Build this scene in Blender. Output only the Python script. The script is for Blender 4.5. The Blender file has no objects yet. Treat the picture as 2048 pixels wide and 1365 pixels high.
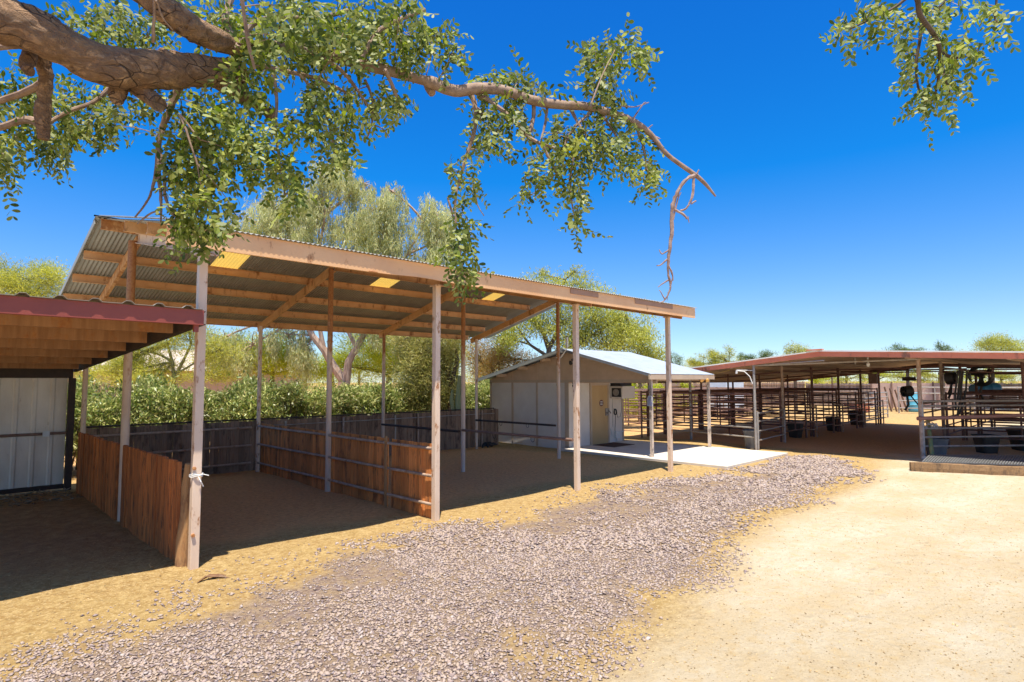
import bpy, math, random
import numpy as np
from mathutils import Vector, Matrix
random.seed(7); rng = np.random.default_rng(7)
S = bpy.context.scene; COL = S.collection
PI = math.pi

# ------------------------------------------------------------------ camera
CF, YAW, PITCH, ROLL, CH = 1193.0, 0.7945, 0.0666, -0.0032, 2.27
cF = Vector((math.cos(YAW)*math.cos(PITCH), math.sin(YAW)*math.cos(PITCH), math.sin(PITCH)))
_r = Vector((math.sin(YAW), -math.cos(YAW), 0)); _u = _r.cross(cF)
cR = _r*math.cos(ROLL)+_u*math.sin(ROLL); cU = _u*math.cos(ROLL)-_r*math.sin(ROLL)
CO = Vector((0, 0, CH))
def ray(px, py): return cF+cR*((px-1024)/CF)+cU*((682.5-py)/CF)
def W(px, py, D): return CO+ray(px, py)*D                # point seen at a pixel of the survey photo, D metres deep
def G(px, py, z=0.0):
    d = ray(px, py); return CO+d*((z-CH)/d.z)
cam = bpy.data.cameras.new('camera'); co = bpy.data.objects.new('camera', cam); COL.objects.link(co)
cam.sensor_width = 36; cam.lens = CF/2048*36; cam.clip_start = .05; cam.clip_end = 2000
M = Matrix((cR, cU, -cF)).transposed().to_4x4(); M.translation = CO; co.matrix_world = M
S.camera = co

# ------------------------------------------------------------------ light
SUN_AZ, SUN_EL = math.radians(49.5), math.radians(73)     # azimuth the shadows point to, height of the sun
w = bpy.data.worlds.new('World'); S.world = w; w.use_nodes = True
nt = w.node_tree; bg = nt.nodes['Background']
sky = nt.nodes.new('ShaderNodeTexSky'); sky.sky_type = 'NISHITA'; sky.sun_disc = False
tosun = Vector((-math.cos(SUN_AZ)*math.cos(SUN_EL), -math.sin(SUN_AZ)*math.cos(SUN_EL), math.sin(SUN_EL)))
sky.sun_elevation = SUN_EL; sky.sun_rotation = math.atan2(tosun.x, tosun.y)
sky.altitude = 600; sky.air_density = 1.0; sky.dust_density = 0.15; sky.ozone_density = 2.5
# the deep polarised blue of the photograph: a tint by height, whitened and brightened above view for extra fill
wtc = nt.nodes.new('ShaderNodeTexCoord'); wsp = nt.nodes.new('ShaderNodeSeparateXYZ'); nt.links.new(wtc.outputs['Generated'], wsp.inputs[0])
wr = nt.nodes.new('ShaderNodeValToRGB'); nt.links.new(wsp.outputs[2], wr.inputs[0])
for i, (p, c) in enumerate([(0, (.50,.60,.76)), (.10, (.40,.53,.70)), (.32, (.03,.46,.86)), (.60, (.03,.41,.94)), (.78, (1.0,.95,.85)), (1.0, (1.6,1.4,1.1))]):
    if i > 1: wr.color_ramp.elements.new(p)
    wr.color_ramp.elements[i].position = p; wr.color_ramp.elements[i].color = (*c, 1)
hs = nt.nodes.new('ShaderNodeMix'); hs.data_type = 'RGBA'; hs.blend_type = 'MULTIPLY'; hs.inputs[0].default_value = 1
nt.links.new(sky.outputs[0], hs.inputs[6]); nt.links.new(wr.outputs[0], hs.inputs[7]); nt.links.new(hs.outputs[2], bg.inputs['Color'])
bg.inputs['Strength'].default_value = 0.121
sl = bpy.data.lights.new('sun', 'SUN'); so = bpy.data.objects.new('sun', sl); COL.objects.link(so)
sl.energy = 4.0; sl.angle = math.radians(.5); sl.color = (1, .93, .80)
so.rotation_euler = tosun.to_track_quat('Z', 'Y').to_euler()
S.view_settings.view_transform = 'Standard'; S.view_settings.look = 'None'
S.view_settings.exposure = 1.02; S.view_settings.gamma = 1
S.cycles.use_denoising = True
S.cycles.max_bounces = 10; S.cycles.transparent_max_bounces = 12

# ------------------------------------------------------------------ mesh helpers
class MB:
    def __init__(s): s.v = []; s.f = []
    def add(s, vs, fs):
        n = len(s.v); s.v += [tuple(v) for v in vs]; s.f += [tuple(i+n for i in f) for f in fs]; return s
    def box(s, x0, x1, y0, y1, z0, z1):
        return s.add([(x0,y0,z0),(x1,y0,z0),(x1,y1,z0),(x0,y1,z0),(x0,y0,z1),(x1,y0,z1),(x1,y1,z1),(x0,y1,z1)],
                     [(3,2,1,0),(4,5,6,7),(0,1,5,4),(1,2,6,5),(2,3,7,6),(3,0,4,7)])
    def beam(s, a, b, wd, ht, up=(0,0,1), jit=0):
        a, b = Vector(a), Vector(b); d = (b-a).normalized(); up = Vector(up)
        if abs(d.dot(up)) > .98: up = Vector((1,0,0))
        sd = d.cross(up).normalized()*wd/2; u = sd.cross(d).normalized()*ht/2
        vs = [a-sd-u, a+sd-u, a+sd+u, a-sd+u, b-sd-u, b+sd-u, b+sd+u, b-sd+u]
        return s.add(vs, [(0,1,2,3),(7,6,5,4),(1,0,4,5),(2,1,5,6),(3,2,6,7),(0,3,7,4)])
    def chan(s, a, b, dep, fl, t=.012, side=1, up=(0,0,1)):
        # C channel: web and two flanges, flanges pointing to `side`
        a, b = Vector(a), Vector(b); d = (b-a).normalized(); sd = d.cross(Vector(up)).normalized()*side
        u = sd.cross(d).normalized()*(1 if sd.cross(d).z > 0 else -1)
        s.beam(a, b, t, dep, up)
        for k in (-1, 1):
            o = u*(dep/2-t/2)*k+sd*(fl/2+t/2)
            s.beam(a+o, b+o, fl, t, up)
        return s
    def tube(s, pts, rad, n=8, cap=True):
        pts = [Vector(p) for p in pts]
        if not hasattr(rad, '__len__'): rad = [rad]*len(pts)
        base = len(s.v); prev = None
        for i, p in enumerate(pts):
            d = (pts[min(i+1, len(pts)-1)]-pts[max(i-1, 0)]).normalized()
            if prev is None:
                ref = Vector((0,0,1)) if abs(d.z) < .9 else Vector((1,0,0)); x = d.cross(ref).normalized()
            else: x = (prev-d*prev.dot(d)).normalized()
            prev = x; y = d.cross(x)
            for k in range(n):
                a = 2*PI*k/n; s.v.append(tuple(p+(x*math.cos(a)+y*math.sin(a))*rad[i]))
        for i in range(len(pts)-1):
            for k in range(n):
                k2 = (k+1) % n; o = base+i*n
                s.f.append((o+k, o+k2, o+n+k2, o+n+k))
        if cap:
            s.f.append(tuple(base+k for k in range(n))[::-1]); o = base+(len(pts)-1)*n
            s.f.append(tuple(o+k for k in range(n)))
        return s
    def lathe(s, prof, n=20, c=(0,0,0)):
        base = len(s.v)
        for r, z in prof:
            for k in range(n):
                a = 2*PI*k/n; s.v.append((c[0]+r*math.cos(a), c[1]+r*math.sin(a), c[2]+z))
        for i in range(len(prof)-1):
            for k in range(n):
                k2 = (k+1) % n; o = base+i*n; s.f.append((o+k, o+k2, o+n+k2, o+n+k))
        s.f.append(tuple(base+k for k in range(n))[::-1]); o = base+(len(prof)-1)*n; s.f.append(tuple(o+k for k in range(n)))
        return s
    def build(s, name, mt, parent=None, smooth=False, bevel=0):
        me = bpy.data.meshes.new(name); me.from_pydata(s.v, [], s.f); me.update()
        return link(name, me, mt, parent, smooth, bevel)
def link(name, me, mt, parent=None, smooth=False, bevel=0):
    o = bpy.data.objects.new(name, me); COL.objects.link(o)
    if mt: me.materials.append(mt)
    if smooth:
        me.polygons.foreach_set('use_smooth', [True]*len(me.polygons))
        try: me.set_sharp_from_angle(angle=math.radians(40))
        except Exception: pass
    if parent:
        o.parent = parent; o.matrix_parent_inverse = Matrix.Translation(-parent.location) if parent.type == 'EMPTY' else Matrix()
    if bevel:
        b = o.modifiers.new('bevel', 'BEVEL'); b.width = bevel; b.segments = 2; b.limit_method = 'ANGLE'
    return o
def tag(o, label=None, cat=None, group=None, kind=None):
    if label: o['label'] = label
    if cat: o['category'] = cat
    if group: o['group'] = group
    if kind: o['kind'] = kind
    return o
def thing(name, label, cat, loc=(0,0,0), group=None):
    o = bpy.data.objects.new(name, None); COL.objects.link(o); o.location = loc; o.empty_display_size = .2
    return tag(o, label, cat, group)
def kids(o): return [c for c in bpy.data.objects if c.parent == o]
def copy_thing(o, loc, rz=0, label=None, scale=None):
    c = o.copy(); COL.objects.link(c); c.location = loc; c.rotation_euler = (0, 0, rz)
    if scale: c.scale = scale
    if label: c['label'] = label
    for k in kids(o):
        d = k.copy(); COL.objects.link(d); d.parent = c
        for g in kids(k):
            e = g.copy(); COL.objects.link(e); e.parent = d
    return c
def npmesh(name, V, F):        # V (n,3), F (m,k) of equal-size faces
    me = bpy.data.meshes.new(name); m, k = F.shape
    me.vertices.add(len(V)); me.vertices.foreach_set('co', np.ascontiguousarray(V, dtype=np.float32).ravel())
    me.loops.add(m*k); me.loops.foreach_set('vertex_index', np.ascontiguousarray(F, dtype=np.int32).ravel())
    me.polygons.add(m); me.polygons.foreach_set('loop_start', np.arange(0, m*k, k, dtype=np.int32))
    try: me.polygons.foreach_set('loop_total', np.full(m, k, dtype=np.int32))
    except Exception: pass
    me.update(calc_edges=True); return me

# ------------------------------------------------------------------ materials
class NT:
    def __init__(s, name):
        s.m = bpy.data.materials.new(name); s.m.use_nodes = True; s.t = s.m.node_tree
        s.b = s.t.nodes['Principled BSDF']; s.out = s.t.nodes['Material Output']
        s.tc = s.t.nodes.new('ShaderNodeTexCoord')
    def n(s, typ, **kw):
        o = s.t.nodes.new('ShaderNode'+typ)
        for k, v in kw.items():
            if k in o.inputs: o.inputs[k].default_value = v
            else: setattr(o, k, v)
        return o
    def l(s, a, b): s.t.links.new(a, b)
    def co(s, stretch=(1,1,1)):
        mp = s.n('Mapping'); s.l(s.tc.outputs['Object'], mp.inputs['Vector']); mp.inputs['Scale'].default_value = stretch
        return mp.outputs[0]
    def noise(s, scale, detail=4, stretch=(1,1,1), rough=.6, lo=.35, hi=.65):
        n = s.n('TexNoise'); n.inputs['Scale'].default_value = scale; n.inputs['Detail'].default_value = detail; n.inputs['Roughness'].default_value = rough
        s.l(s.co(stretch), n.inputs['Vector'])
        r = s.n('MapRange'); r.inputs['From Min'].default_value = lo; r.inputs['From Max'].default_value = hi
        s.l(n.outputs[0], r.inputs['Value']); return r.outputs[0]
    def mix(s, f, a, b, mode='MIX'):
        m = s.n('Mix', data_type='RGBA', blend_type=mode)
        for sock, v in ((m.inputs[0], f), (m.inputs[6], a), (m.inputs[7], b)):
            if isinstance(v, (int, float)): sock.default_value = v
            elif isinstance(v, tuple): sock.default_value = (*v[:3], 1)
            else: s.l(v, sock)
        return m.outputs[2]
    def math(s, op, a, b=0.0):
        m = s.n('Math', operation=op)
        for sock, v in ((m.inputs[0], a), (m.inputs[1], b)):
            if isinstance(v, (int, float)): sock.default_value = v
            else: s.l(v, sock)
        m.use_clamp = op in ('MULTIPLY',) and False
        return m.outputs[0]
    def bump(s, h, strength, dist=.01):
        b = s.n('Bump'); b.inputs['Strength'].default_value = strength; b.inputs['Distance'].default_value = dist
        s.l(h, b.inputs['Height']); s.l(b.outputs[0], s.b.inputs['Normal'])
    def rand(s): return s.n('NewGeometry').outputs['Random Per Island']
def paint(name, c1, c2, scale=6, stretch=(1,1,1), rough=.6, metal=0, rust=None, zr=None, bump=.15, bscale=60, island=0):
    k = NT(name)
    col = k.mix(k.noise(scale, 5, stretch), c1, c2)
    if island:
        v = k.math('MULTIPLY_ADD', k.rand(), island); v.node.inputs[2].default_value = 1-island/2
        hsv = k.n('HueSaturation'); k.l(v, hsv.inputs['Value']); k.l(col, hsv.inputs['Color']); col = hsv.outputs[0]
    if rust:
        rc1, rc2, amt, rs = rust
        f = k.noise(rs, 8, (1,1,.45), .7, .62-amt*.35, .70-amt*.30)
        if zr:
            g = k.n('SeparateXYZ'); k.l(k.tc.outputs['Object'], g.inputs[0])
            r = k.n('MapRange'); r.inputs['From Min'].default_value = zr[0]; r.inputs['From Max'].default_value = zr[1]
            k.l(g.outputs[2], r.inputs['Value'])
            n2 = k.noise(rs, 8, (1,1,.45), .7, 0, 1)
            f = k.math('GREATER_THAN', k.math('MULTIPLY', r.outputs[0], amt+.35), n2)
            sm = k.n('MapRange'); sm.inputs['From Min'].default_value = -.04; sm.inputs['From Max'].default_value = .10
            k.l(k.math('SUBTRACT', k.math('MULTIPLY', r.outputs[0], amt+.35), n2), sm.inputs['Value']); f = sm.outputs[0]
        col = k.mix(f, col, k.mix(k.noise(rs*4, 5), rc1, rc2))
    k.l(col, k.b.inputs['Base Color']); k.b.inputs['Roughness'].default_value = rough; k.b.inputs['Metallic'].default_value = metal
    if bump: k.bump(k.noise(bscale, 4, stretch, .6, .2, .8), bump, .01)
    return k.m
RUST = ((.30,.10,.025), (.42,.19,.06))
mt_post = paint('post paint', (.78,.60,.45), (.70,.51,.36), 5, (1,1,.3), .55, rust=(*RUST, .2, 9))
mt_pipe = paint('ridge post paint', (.70,.53,.40), (.60,.43,.31), 5, (1,1,.3), .6, rust=(*RUST, .55, 7), zr=(1.0, 4.2))
mt_beam = paint('beam paint', (.74,.42,.19), (.64,.33,.13), 3, (1,1,1), .6, rust=(*RUST, .22, 4))
mt_fascia = paint('fascia paint', (.88,.52,.25), (.80,.43,.19), 1.2, (1,1,1), .5, rust=(*RUST, .08, 3))
mt_rustbeam = paint('rusty beam', (.74,.42,.19), (.64,.32,.12), 4, rough=.7, rust=((.36,.12,.03),(.50,.21,.06), .5, 6))
mt_galv = paint('galvanised sheet', (.32,.30,.25), (.41,.385,.325), 3, (1,.25,1), .5, .25, bump=.05)
mt_white = paint('white sheet', (.80,.735,.64), (.66,.59,.50), 2.5, (1,1,.4), .5, rust=((.3,.2,.12),(.35,.25,.16), .05, 3))
mt_maroon = paint('maroon paint', (.32,.068,.045), (.27,.06,.042), 2, rough=.5)
mt_dark = paint('dark steel', (.035,.024,.02), (.06,.035,.025), 6, rough=.7)
mt_purl = paint('rusty purlin', (.40,.205,.09), (.27,.13,.055), 5, (2.5,1,.2), .75, rust=(*RUST, .25, 4))
def wood(name, c1, c2, c3, rough=.85, st=(9,9,.5), knots=True):
    k = NT(name)
    col = k.mix(k.noise(5, 6, st), c1, c2)
    hsv = k.n('HueSaturation'); v = k.math('MULTIPLY_ADD', k.rand(), .55); v.node.inputs[2].default_value = .72
    k.l(v, hsv.inputs['Value']); k.l(col, hsv.inputs['Color'])
    col = k.mix(k.noise(3.2, 7, (2,2,.6), .7, .52, .66), hsv.outputs[0], c3)
    k.l(col, k.b.inputs['Base Color']); k.b.inputs['Roughness'].default_value = rough
    k.bump(k.noise(8, 6, st, .7, .2, .8), .6, .012); return k.m
mt_slab = wood('bark slab boards', (.64,.21,.05), (.36,.11,.03), (.10,.045,.02))
mt_board = wood('cedar boards', (.74,.285,.075), (.56,.195,.05), (.20,.08,.03))
mt_grey = wood('weathered pickets', (.32,.205,.13), (.22,.135,.085), (.10,.06,.04))
mt_pale = wood('pale log', (.42,.24,.10), (.36,.18,.07), (.2,.1,.045))
mt_tie = wood('railroad tie', (.30,.18,.08), (.20,.11,.05), (.07,.045,.03), st=(.6,9,9))
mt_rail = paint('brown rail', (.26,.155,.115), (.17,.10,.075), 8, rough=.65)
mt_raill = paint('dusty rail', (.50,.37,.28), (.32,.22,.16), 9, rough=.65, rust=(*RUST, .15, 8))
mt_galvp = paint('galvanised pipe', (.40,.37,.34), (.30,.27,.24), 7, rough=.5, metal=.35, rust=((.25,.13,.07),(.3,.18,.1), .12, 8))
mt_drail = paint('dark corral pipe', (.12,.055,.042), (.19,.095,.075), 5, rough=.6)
mt_stucco = paint('shed panel', (.76,.68,.60), (.70,.61,.53), 2, rough=.8, bump=.3, bscale=90)
mt_shedtrim = paint('shed trim', (.56,.42,.30), (.5,.37,.26), 3, rough=.7)
mt_gable = paint('gable panel', (.66,.46,.31), (.59,.40,.26), 3, rough=.75)
mt_door = paint('door', (.58,.38,.18), (.52,.33,.15), 2, (1,1,.3), .6)
mt_sheet2 = paint('shed roof sheet', (.42,.47,.55), (.36,.41,.48), 2, rough=.45, metal=.25, bump=.04)
mt_black = paint('black plastic', (.02,.02,.022), (.035,.033,.032), 5, rough=.5)
mt_tub = paint('grey tub', (.16,.155,.15), (.11,.105,.10), 5, rough=.6)
mt_whitep = paint('white plastic', (.75,.75,.73), (.65,.65,.62), 4, rough=.5)
mt_yellow = paint('amber bulb', (.8,.45,.12), (.7,.35,.08), 4, rough=.3)
mt_mat = paint('door mat', (.05,.025,.018), (.08,.04,.03), 20, rough=.95)
mt_blue = paint('blue plastic', (.03,.28,.60), (.025,.23,.52), 3, rough=.4)
mt_lblue = paint('pale blue plastic', (.10,.38,.50), (.08,.32,.44), 3, rough=.45)
mt_red = paint('red fascia', (.74,.23,.12), (.64,.19,.10), 3, rough=.55, rust=((.3,.14,.08),(.25,.1,.06), .12, 3))
mt_soffit = paint('stable roof underside', (.62,.45,.32), (.50,.35,.24), 2.0, (.3,4,1), .75)
mt_rooftop = paint('white roof sheet', (.78,.75,.70), (.70,.66,.60), 2, rough=.5)
mt_green = paint('green painted pole', (.16,.22,.09), (.42,.25,.08), 4, (1,1,.6), .7)
mt_grate = paint('grate', (.30,.30,.30), (.22,.22,.21), 8, rough=.45, metal=.5)
mt_pink = paint('red dusty pipe', (.42,.20,.15), (.35,.17,.13), 6, rough=.5)
def translucent(name, c):
    k = NT(name); k.b.inputs['Base Color'].default_value = (*c, 1); k.b.inputs['Roughness'].default_value = .5
    tr = k.n('BsdfTranslucent'); tr.inputs['Color'].default_value = (*c, 1)
    mx = k.n('MixShader'); mx.inputs[0].default_value = .6; k.l(k.b.outputs[0], mx.inputs[1]); k.l(tr.outputs[0], mx.inputs[2]); k.l(mx.outputs[0], k.out.inputs['Surface']); return k.m
mt_sky = translucent('yellowed skylight sheet', (.92,.76,.36))
def leafmat(name, cols, tr=.35, rough=.5, spread=1):
    k = NT(name); r = k.n('ValToRGB'); els = r.color_ramp.elements
    while len(els) < len(cols): els.new(.5)
    for i, c in enumerate(cols): els[i].position = i/(len(cols)-1); els[i].color = (*c, 1)
    k.l(k.rand(), r.inputs[0]); big = k.noise(.9, 3, (1,1,1), .5, .3, .7)
    hsv = k.n('HueSaturation'); v = k.math('MULTIPLY_ADD', big, .5*spread); v.node.inputs[2].default_value = 1-.25*spread
    k.l(v, hsv.inputs['Value']); k.l(r.outputs[0], hsv.inputs['Color'])
    k.l(hsv.outputs[0], k.b.inputs['Base Color']); k.b.inputs['Roughness'].default_value = rough
    t = k.n('BsdfTranslucent'); hs2 = k.n('HueSaturation'); hs2.inputs['Saturation'].default_value = 1.15; hs2.inputs['Value'].default_value = 1.3
    k.l(hsv.outputs[0], hs2.inputs['Color']); k.l(hs2.outputs[0], t.inputs['Color'])
    mx = k.n('MixShader'); mx.inputs[0].default_value = tr; k.l(k.b.outputs[0], mx.inputs[1]); k.l(t.outputs[0], mx.inputs[2]); k.l(mx.outputs[0], k.out.inputs['Surface']); return k.m

# ------------------------------------------------------------------ ground
GRAV = [(-2.5,5.8),(-.5,6.4),(.53,6.62),(1.05,6.8),(1.7,7.08),(2.6,7.5),(4.07,7.8),(5.75,7.7),(7.6,7.9),(9.55,7.8),(13.76,7.3),(15.0,7.05),(17,7.1),(18.7,7.3),(19.2,6.2),(18.6,5.5),(17,4.7),(15.15,4.3),(13,4.28),(10.2,4.25),(7.84,4.0),(6.9,3.68),(5.6,3.5),(4.4,3.3),(3.55,3.05),(2.5,2.45),(.5,1.6),(-2.5,.8)]
GP = np.array(GRAV)
def sdist(P):                  # signed distance to the gravel outline, + inside
    a = GP; b = np.roll(GP, -1, 0); d = np.full(len(P), 1e9); ins = np.zeros(len(P), bool)
    for (ax, ay), (bx, by) in zip(a, b):
        ex, ey = bx-ax, by-ay; t = np.clip(((P[:,0]-ax)*ex+(P[:,1]-ay)*ey)/(ex*ex+ey*ey), 0, 1)
        d = np.minimum(d, np.hypot(P[:,0]-ax-t*ex, P[:,1]-ay-t*ey))
        c = ((ay > P[:,1]) != (by > P[:,1])) & (P[:,0] < (bx-ax)*(P[:,1]-ay)/(by-ay+1e-12)+ax); ins ^= c
    return np.where(ins, d, -d)
def vnoise(x, y, s, seed):     # smooth value noise
    r = np.random.default_rng(seed).random((256, 256)); x = x/s; y = y/s
    i = np.floor(x).astype(int); j = np.floor(y).astype(int); u = x-i; v = y-j; u = u*u*(3-2*u); v = v*v*(3-2*v)
    g = lambda a, b: r[a % 256, b % 256]
    return (g(i,j)*(1-u)+g(i+1,j)*u)*(1-v)+(g(i,j+1)*(1-u)+g(i+1,j+1)*u)*v-.5
def gz(x, y):                  # gentle relief of the dirt
    x = np.asarray(x, float); y = np.asarray(y, float)
    f = np.clip(1-(np.hypot(x-9, y-8)-16)/8, 0, 1)
    z = (vnoise(x, y, 1.7, 1)*.05+vnoise(x, y, .55, 2)*.022+vnoise(x, y, .22, 3)*.008)*f
    z += .11*np.exp(-((x-20.1)**2/.5+(y-10.6)**2/1.3))
    slab = (x > 14.6) & (x < 19.1) & (y > 6.9) & (y < 13.3)
    return np.where(slab, -.02, z)
def axis(lo, a, b, hi, st):
    return np.concatenate([lo*np.array([1,.55,.3,.17,.1,.06])+a*(1-np.array([1,.55,.3,.17,.1,.06])), np.arange(a, b, st), b+(hi-b)*np.array([0,.03,.06,.1,.17,.3,.55,1])])
def pdens(x, y):               # how thickly the gravel lies: worn thin in patches, most of all along its upper edge
    patch = vnoise(x, y, .9, 12)+vnoise(x, y, .4, 13)*.6+vnoise(x, y, .2, 14)*.35
    return np.clip(.80+patch*np.where(y < 5.6, .6, 1.7)-.55*np.clip((y-5.3)/1.3, 0, 1)*np.clip((x-1.5)/2, 0, 1)*np.clip((13.5-x)/3, 0, 1), .07, 1)
gx = axis(-600, -3, 24, 900, .12); gy = axis(-600, -1, 17, 900, .12)
XX, YY = np.meshgrid(gx, gy, indexing='ij'); V = np.stack([XX.ravel(), YY.ravel(), gz(XX, YY).ravel()], 1)
ii, jj = np.meshgrid(np.arange(len(gx)-1), np.arange(len(gy)-1), indexing='ij'); q = (ii*len(gy)+jj).ravel()
me = npmesh('ground', V, np.stack([q, q+len(gy), q+len(gy)+1, q+1], 1))
sd = sdist(V[:, :2])
def attr(me, name, val):
    a = me.attributes.new(name, 'FLOAT', 'POINT'); a.data.foreach_set('value', np.clip(val, 0, 1).astype(np.float32))
attr(me, 'gravel', .5+sd*.9+vnoise(V[:,0], V[:,1], .8, 5)*.5-.75*(1-pdens(V[:,0], V[:,1])))
lower = np.clip((5.3-V[:,1])/1.3, 0, 1)*np.clip(-sd/.65-.05, 0, 1)
attr(me, 'pale', lower+vnoise(V[:,0], V[:,1], 1.6, 6)*.5*np.clip(lower*3, 0, 1)+vnoise(V[:,0]*.72+V[:,1]*.7, (V[:,1]*.72-V[:,0]*.7)*.22, .5, 8)*.35*np.clip(lower*3, 0, 1))
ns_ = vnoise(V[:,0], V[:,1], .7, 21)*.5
attr(me, 'stall', np.clip((V[:,1]-8.75+ns_)/.5, 0, 1)*np.clip((V[:,0]-2.3+ns_)/.4, 0, 1)*np.clip((14.5-V[:,0]+ns_)/.6, 0, 1)+np.clip((V[:,0]-20.3+ns_)/.6, 0, 1)*np.clip((34-V[:,0]+ns_)/.6, 0, 1))  # ground under the roofs, where the colour is lifted against the shade
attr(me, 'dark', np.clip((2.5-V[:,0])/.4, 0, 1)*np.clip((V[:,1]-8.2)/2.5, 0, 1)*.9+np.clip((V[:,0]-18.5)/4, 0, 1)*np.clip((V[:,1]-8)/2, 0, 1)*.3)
k = NT('dirt and sand')
at = lambda n: (lambda a: a.outputs['Fac'])(k.n('Attribute', attribute_name=n))
dirt = k.mix(k.noise(1.1, 6, lo=.3, hi=.7), (.39,.26,.098), (.34,.205,.076))
dirt = k.mix(k.noise(9, 6, lo=.42, hi=.72), dirt, (.55,.39,.17)); dirt = k.mix(k.noise(28, 5, lo=.5, hi=.7), dirt, (.60,.44,.22))
dirt = k.mix(k.noise(70, 3, lo=.56, hi=.74), dirt, (.22,.125,.055))
pal = k.mix(k.noise(.7, 6, (1,1.7,1), lo=.35, hi=.65), (.58,.50,.37), (.52,.41,.26))
pal = k.mix(k.noise(6, 6, lo=.48, hi=.75), pal, (.54,.40,.22))
pal = k.mix(k.noise(55, 3, lo=.60, hi=.76), pal, (.33,.22,.11))
lift_soil = k.mix(k.noise(14, 6, lo=.35, hi=.65), (.72,.41,.18), (.52,.29,.12)); lift_soil = k.mix(k.noise(60, 3, lo=.55, hi=.75), lift_soil, (.80,.55,.26))  # reddish stall soil, its colour lightened and warmed to lift the shade
dirt = k.mix(at('stall'), dirt, lift_soil)
col = k.mix(at('pale'), dirt, pal)
vor = k.n('TexVoronoi'); vor.inputs['Scale'].default_value = 30; k.l(k.co(), vor.inputs['Vector'])
st = k.n('ValToRGB'); e = st.color_ramp.elements
for i, c in enumerate([(.18,.125,.12),(.29,.21,.19),(.36,.26,.20),(.42,.33,.28)]):
    if i > 1: e.new(.5)
    e[i].position = i/3; e[i].color = (*c, 1)
sx = k.n('SeparateColor'); k.l(vor.outputs['Color'], sx.inputs[0]); k.l(sx.outputs[0], st.inputs[0])
gm = k.n('MapRange'); gm.inputs['From Min'].default_value = .42; gm.inputs['From Max'].default_value = .72
k.l(k.math('ADD', at('gravel'), k.math('MULTIPLY_ADD', k.noise(3.5, 6, lo=0, hi=1), .9)), gm.inputs['Value'])
gm.inputs['Value'].links[0].from_node.inputs[1].links[0].from_node.inputs[2].default_value = -.47
grit = k.mix(k.noise(7, 6, lo=.36, hi=.72), st.outputs[0], (.42,.29,.14)); col = k.mix(gm.outputs[0], col, k.mix(k.noise(120, 3, lo=.5, hi=.65), grit, (.12,.085,.08)))
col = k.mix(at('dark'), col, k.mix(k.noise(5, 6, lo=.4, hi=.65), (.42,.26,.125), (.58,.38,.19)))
k.l(col, k.b.inputs['Base Color']); k.b.inputs['Roughness'].default_value = .95; k.b.inputs['Specular IOR Level'].default_value = .15
hgt = k.math('ADD', k.noise(16, 8, lo=.2, hi=.8, rough=.75), k.math('MULTIPLY', k.math('SUBTRACT', 1.0, vor.outputs['Distance']), k.math('MULTIPLY', gm.outputs[0], 1.2)))
hgt = k.math('ADD', hgt, k.math('MULTIPLY', k.noise(2.2, 4, lo=.2, hi=.8), 1.5))
hoof = k.n('TexVoronoi'); hoof.inputs['Scale'].default_value = 3.4; k.l(k.co(), hoof.inputs['Vector'])
hm = k.n('MapRange'); hm.inputs['From Min'].default_value = .10; hm.inputs['From Max'].default_value = .26; k.l(hoof.outputs['Distance'], hm.inputs['Value'])
hgt = k.math('ADD', hgt, k.math('MULTIPLY', k.math('MAXIMUM', hm.outputs[0], k.noise(.6, 2, lo=.47, hi=.56)), .9))   # trodden hollows in patches
k.bump(hgt, .85, .035)
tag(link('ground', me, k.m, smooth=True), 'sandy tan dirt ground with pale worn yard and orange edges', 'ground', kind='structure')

def stones(n, dmin, dmax, rmin, rmax, edge=.25):
    P = np.empty((0, 2))
    while len(P) < n:
        D = dmin+(dmax-dmin)*rng.random(n*3); a = rng.uniform(-.95, .95, n*3)
        p = np.stack([D*cF.x+a*D*cR.x, D*cF.y+a*D*cR.y], 1)[rng.random(n*3) < D/dmax]
        s = sdist(p)+vnoise(p[:,0], p[:,1], .8, 5)*.7+vnoise(p[:,0], p[:,1], .3, 9)*.4
        dens = np.clip((s+edge+.1)/.85, 0, 1)**1.6
        dens *= pdens(p[:,0], p[:,1])
        P = np.concatenate([P, p[rng.random(len(p)) < dens]])
    return P[:n], rng.uniform(rmin, rmax, n)*rng.choice([.7, 1, 1, 1.25], n)
def stone_mesh(P, R, sink=.25):
    n = len(P); B = np.array([[1,0,0],[-1,0,0],[0,1,0],[0,-1,0],[0,0,1],[0,0,-1],[.6,.6,.5],[-.6,.6,.5],[-.6,-.6,.5],[.6,-.6,.5]], float)
    F = np.array([[6,4,9],[6,9,0],[6,0,2],[7,4,6],[7,6,2],[7,2,1],[8,4,7],[8,7,1],[8,1,3],[9,4,8],[9,8,3],[9,3,0],[0,5,2],[2,5,1],[1,5,3],[3,5,0]])
    v = B[None]*rng.uniform(.6, 1.3, (n, 10, 1)); v = v+rng.normal(0, .12, (n, 10, 3)); v *= np.array([1,1,.62])*rng.uniform(.7, 1.25, (n, 1, 3))
    a = rng.uniform(0, 6.28, n); c, s = np.cos(a), np.sin(a)
    x = v[...,0]*c[:,None]-v[...,1]*s[:,None]; y = v[...,0]*s[:,None]+v[...,1]*c[:,None]
    tx = rng.normal(0, .3, n)[:,None]
    o = np.stack([x, y, v[...,2]+x*tx], -1)*R[:,None,None]
    o[...,0] += P[:,0:1]; o[...,1] += P[:,1:2]; o[...,2] += (gz(P[:,0], P[:,1])+R*sink)[:,None]
    return o.reshape(-1, 3), (F[None]+np.arange(n)[:,None,None]*10).reshape(-1, 3)
parts = [stones(27000, 4.0, 8, .008, .019), stones(12000, 8, 13, .014, .027), stones(6500, 13, 19, .02, .036)]
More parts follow.
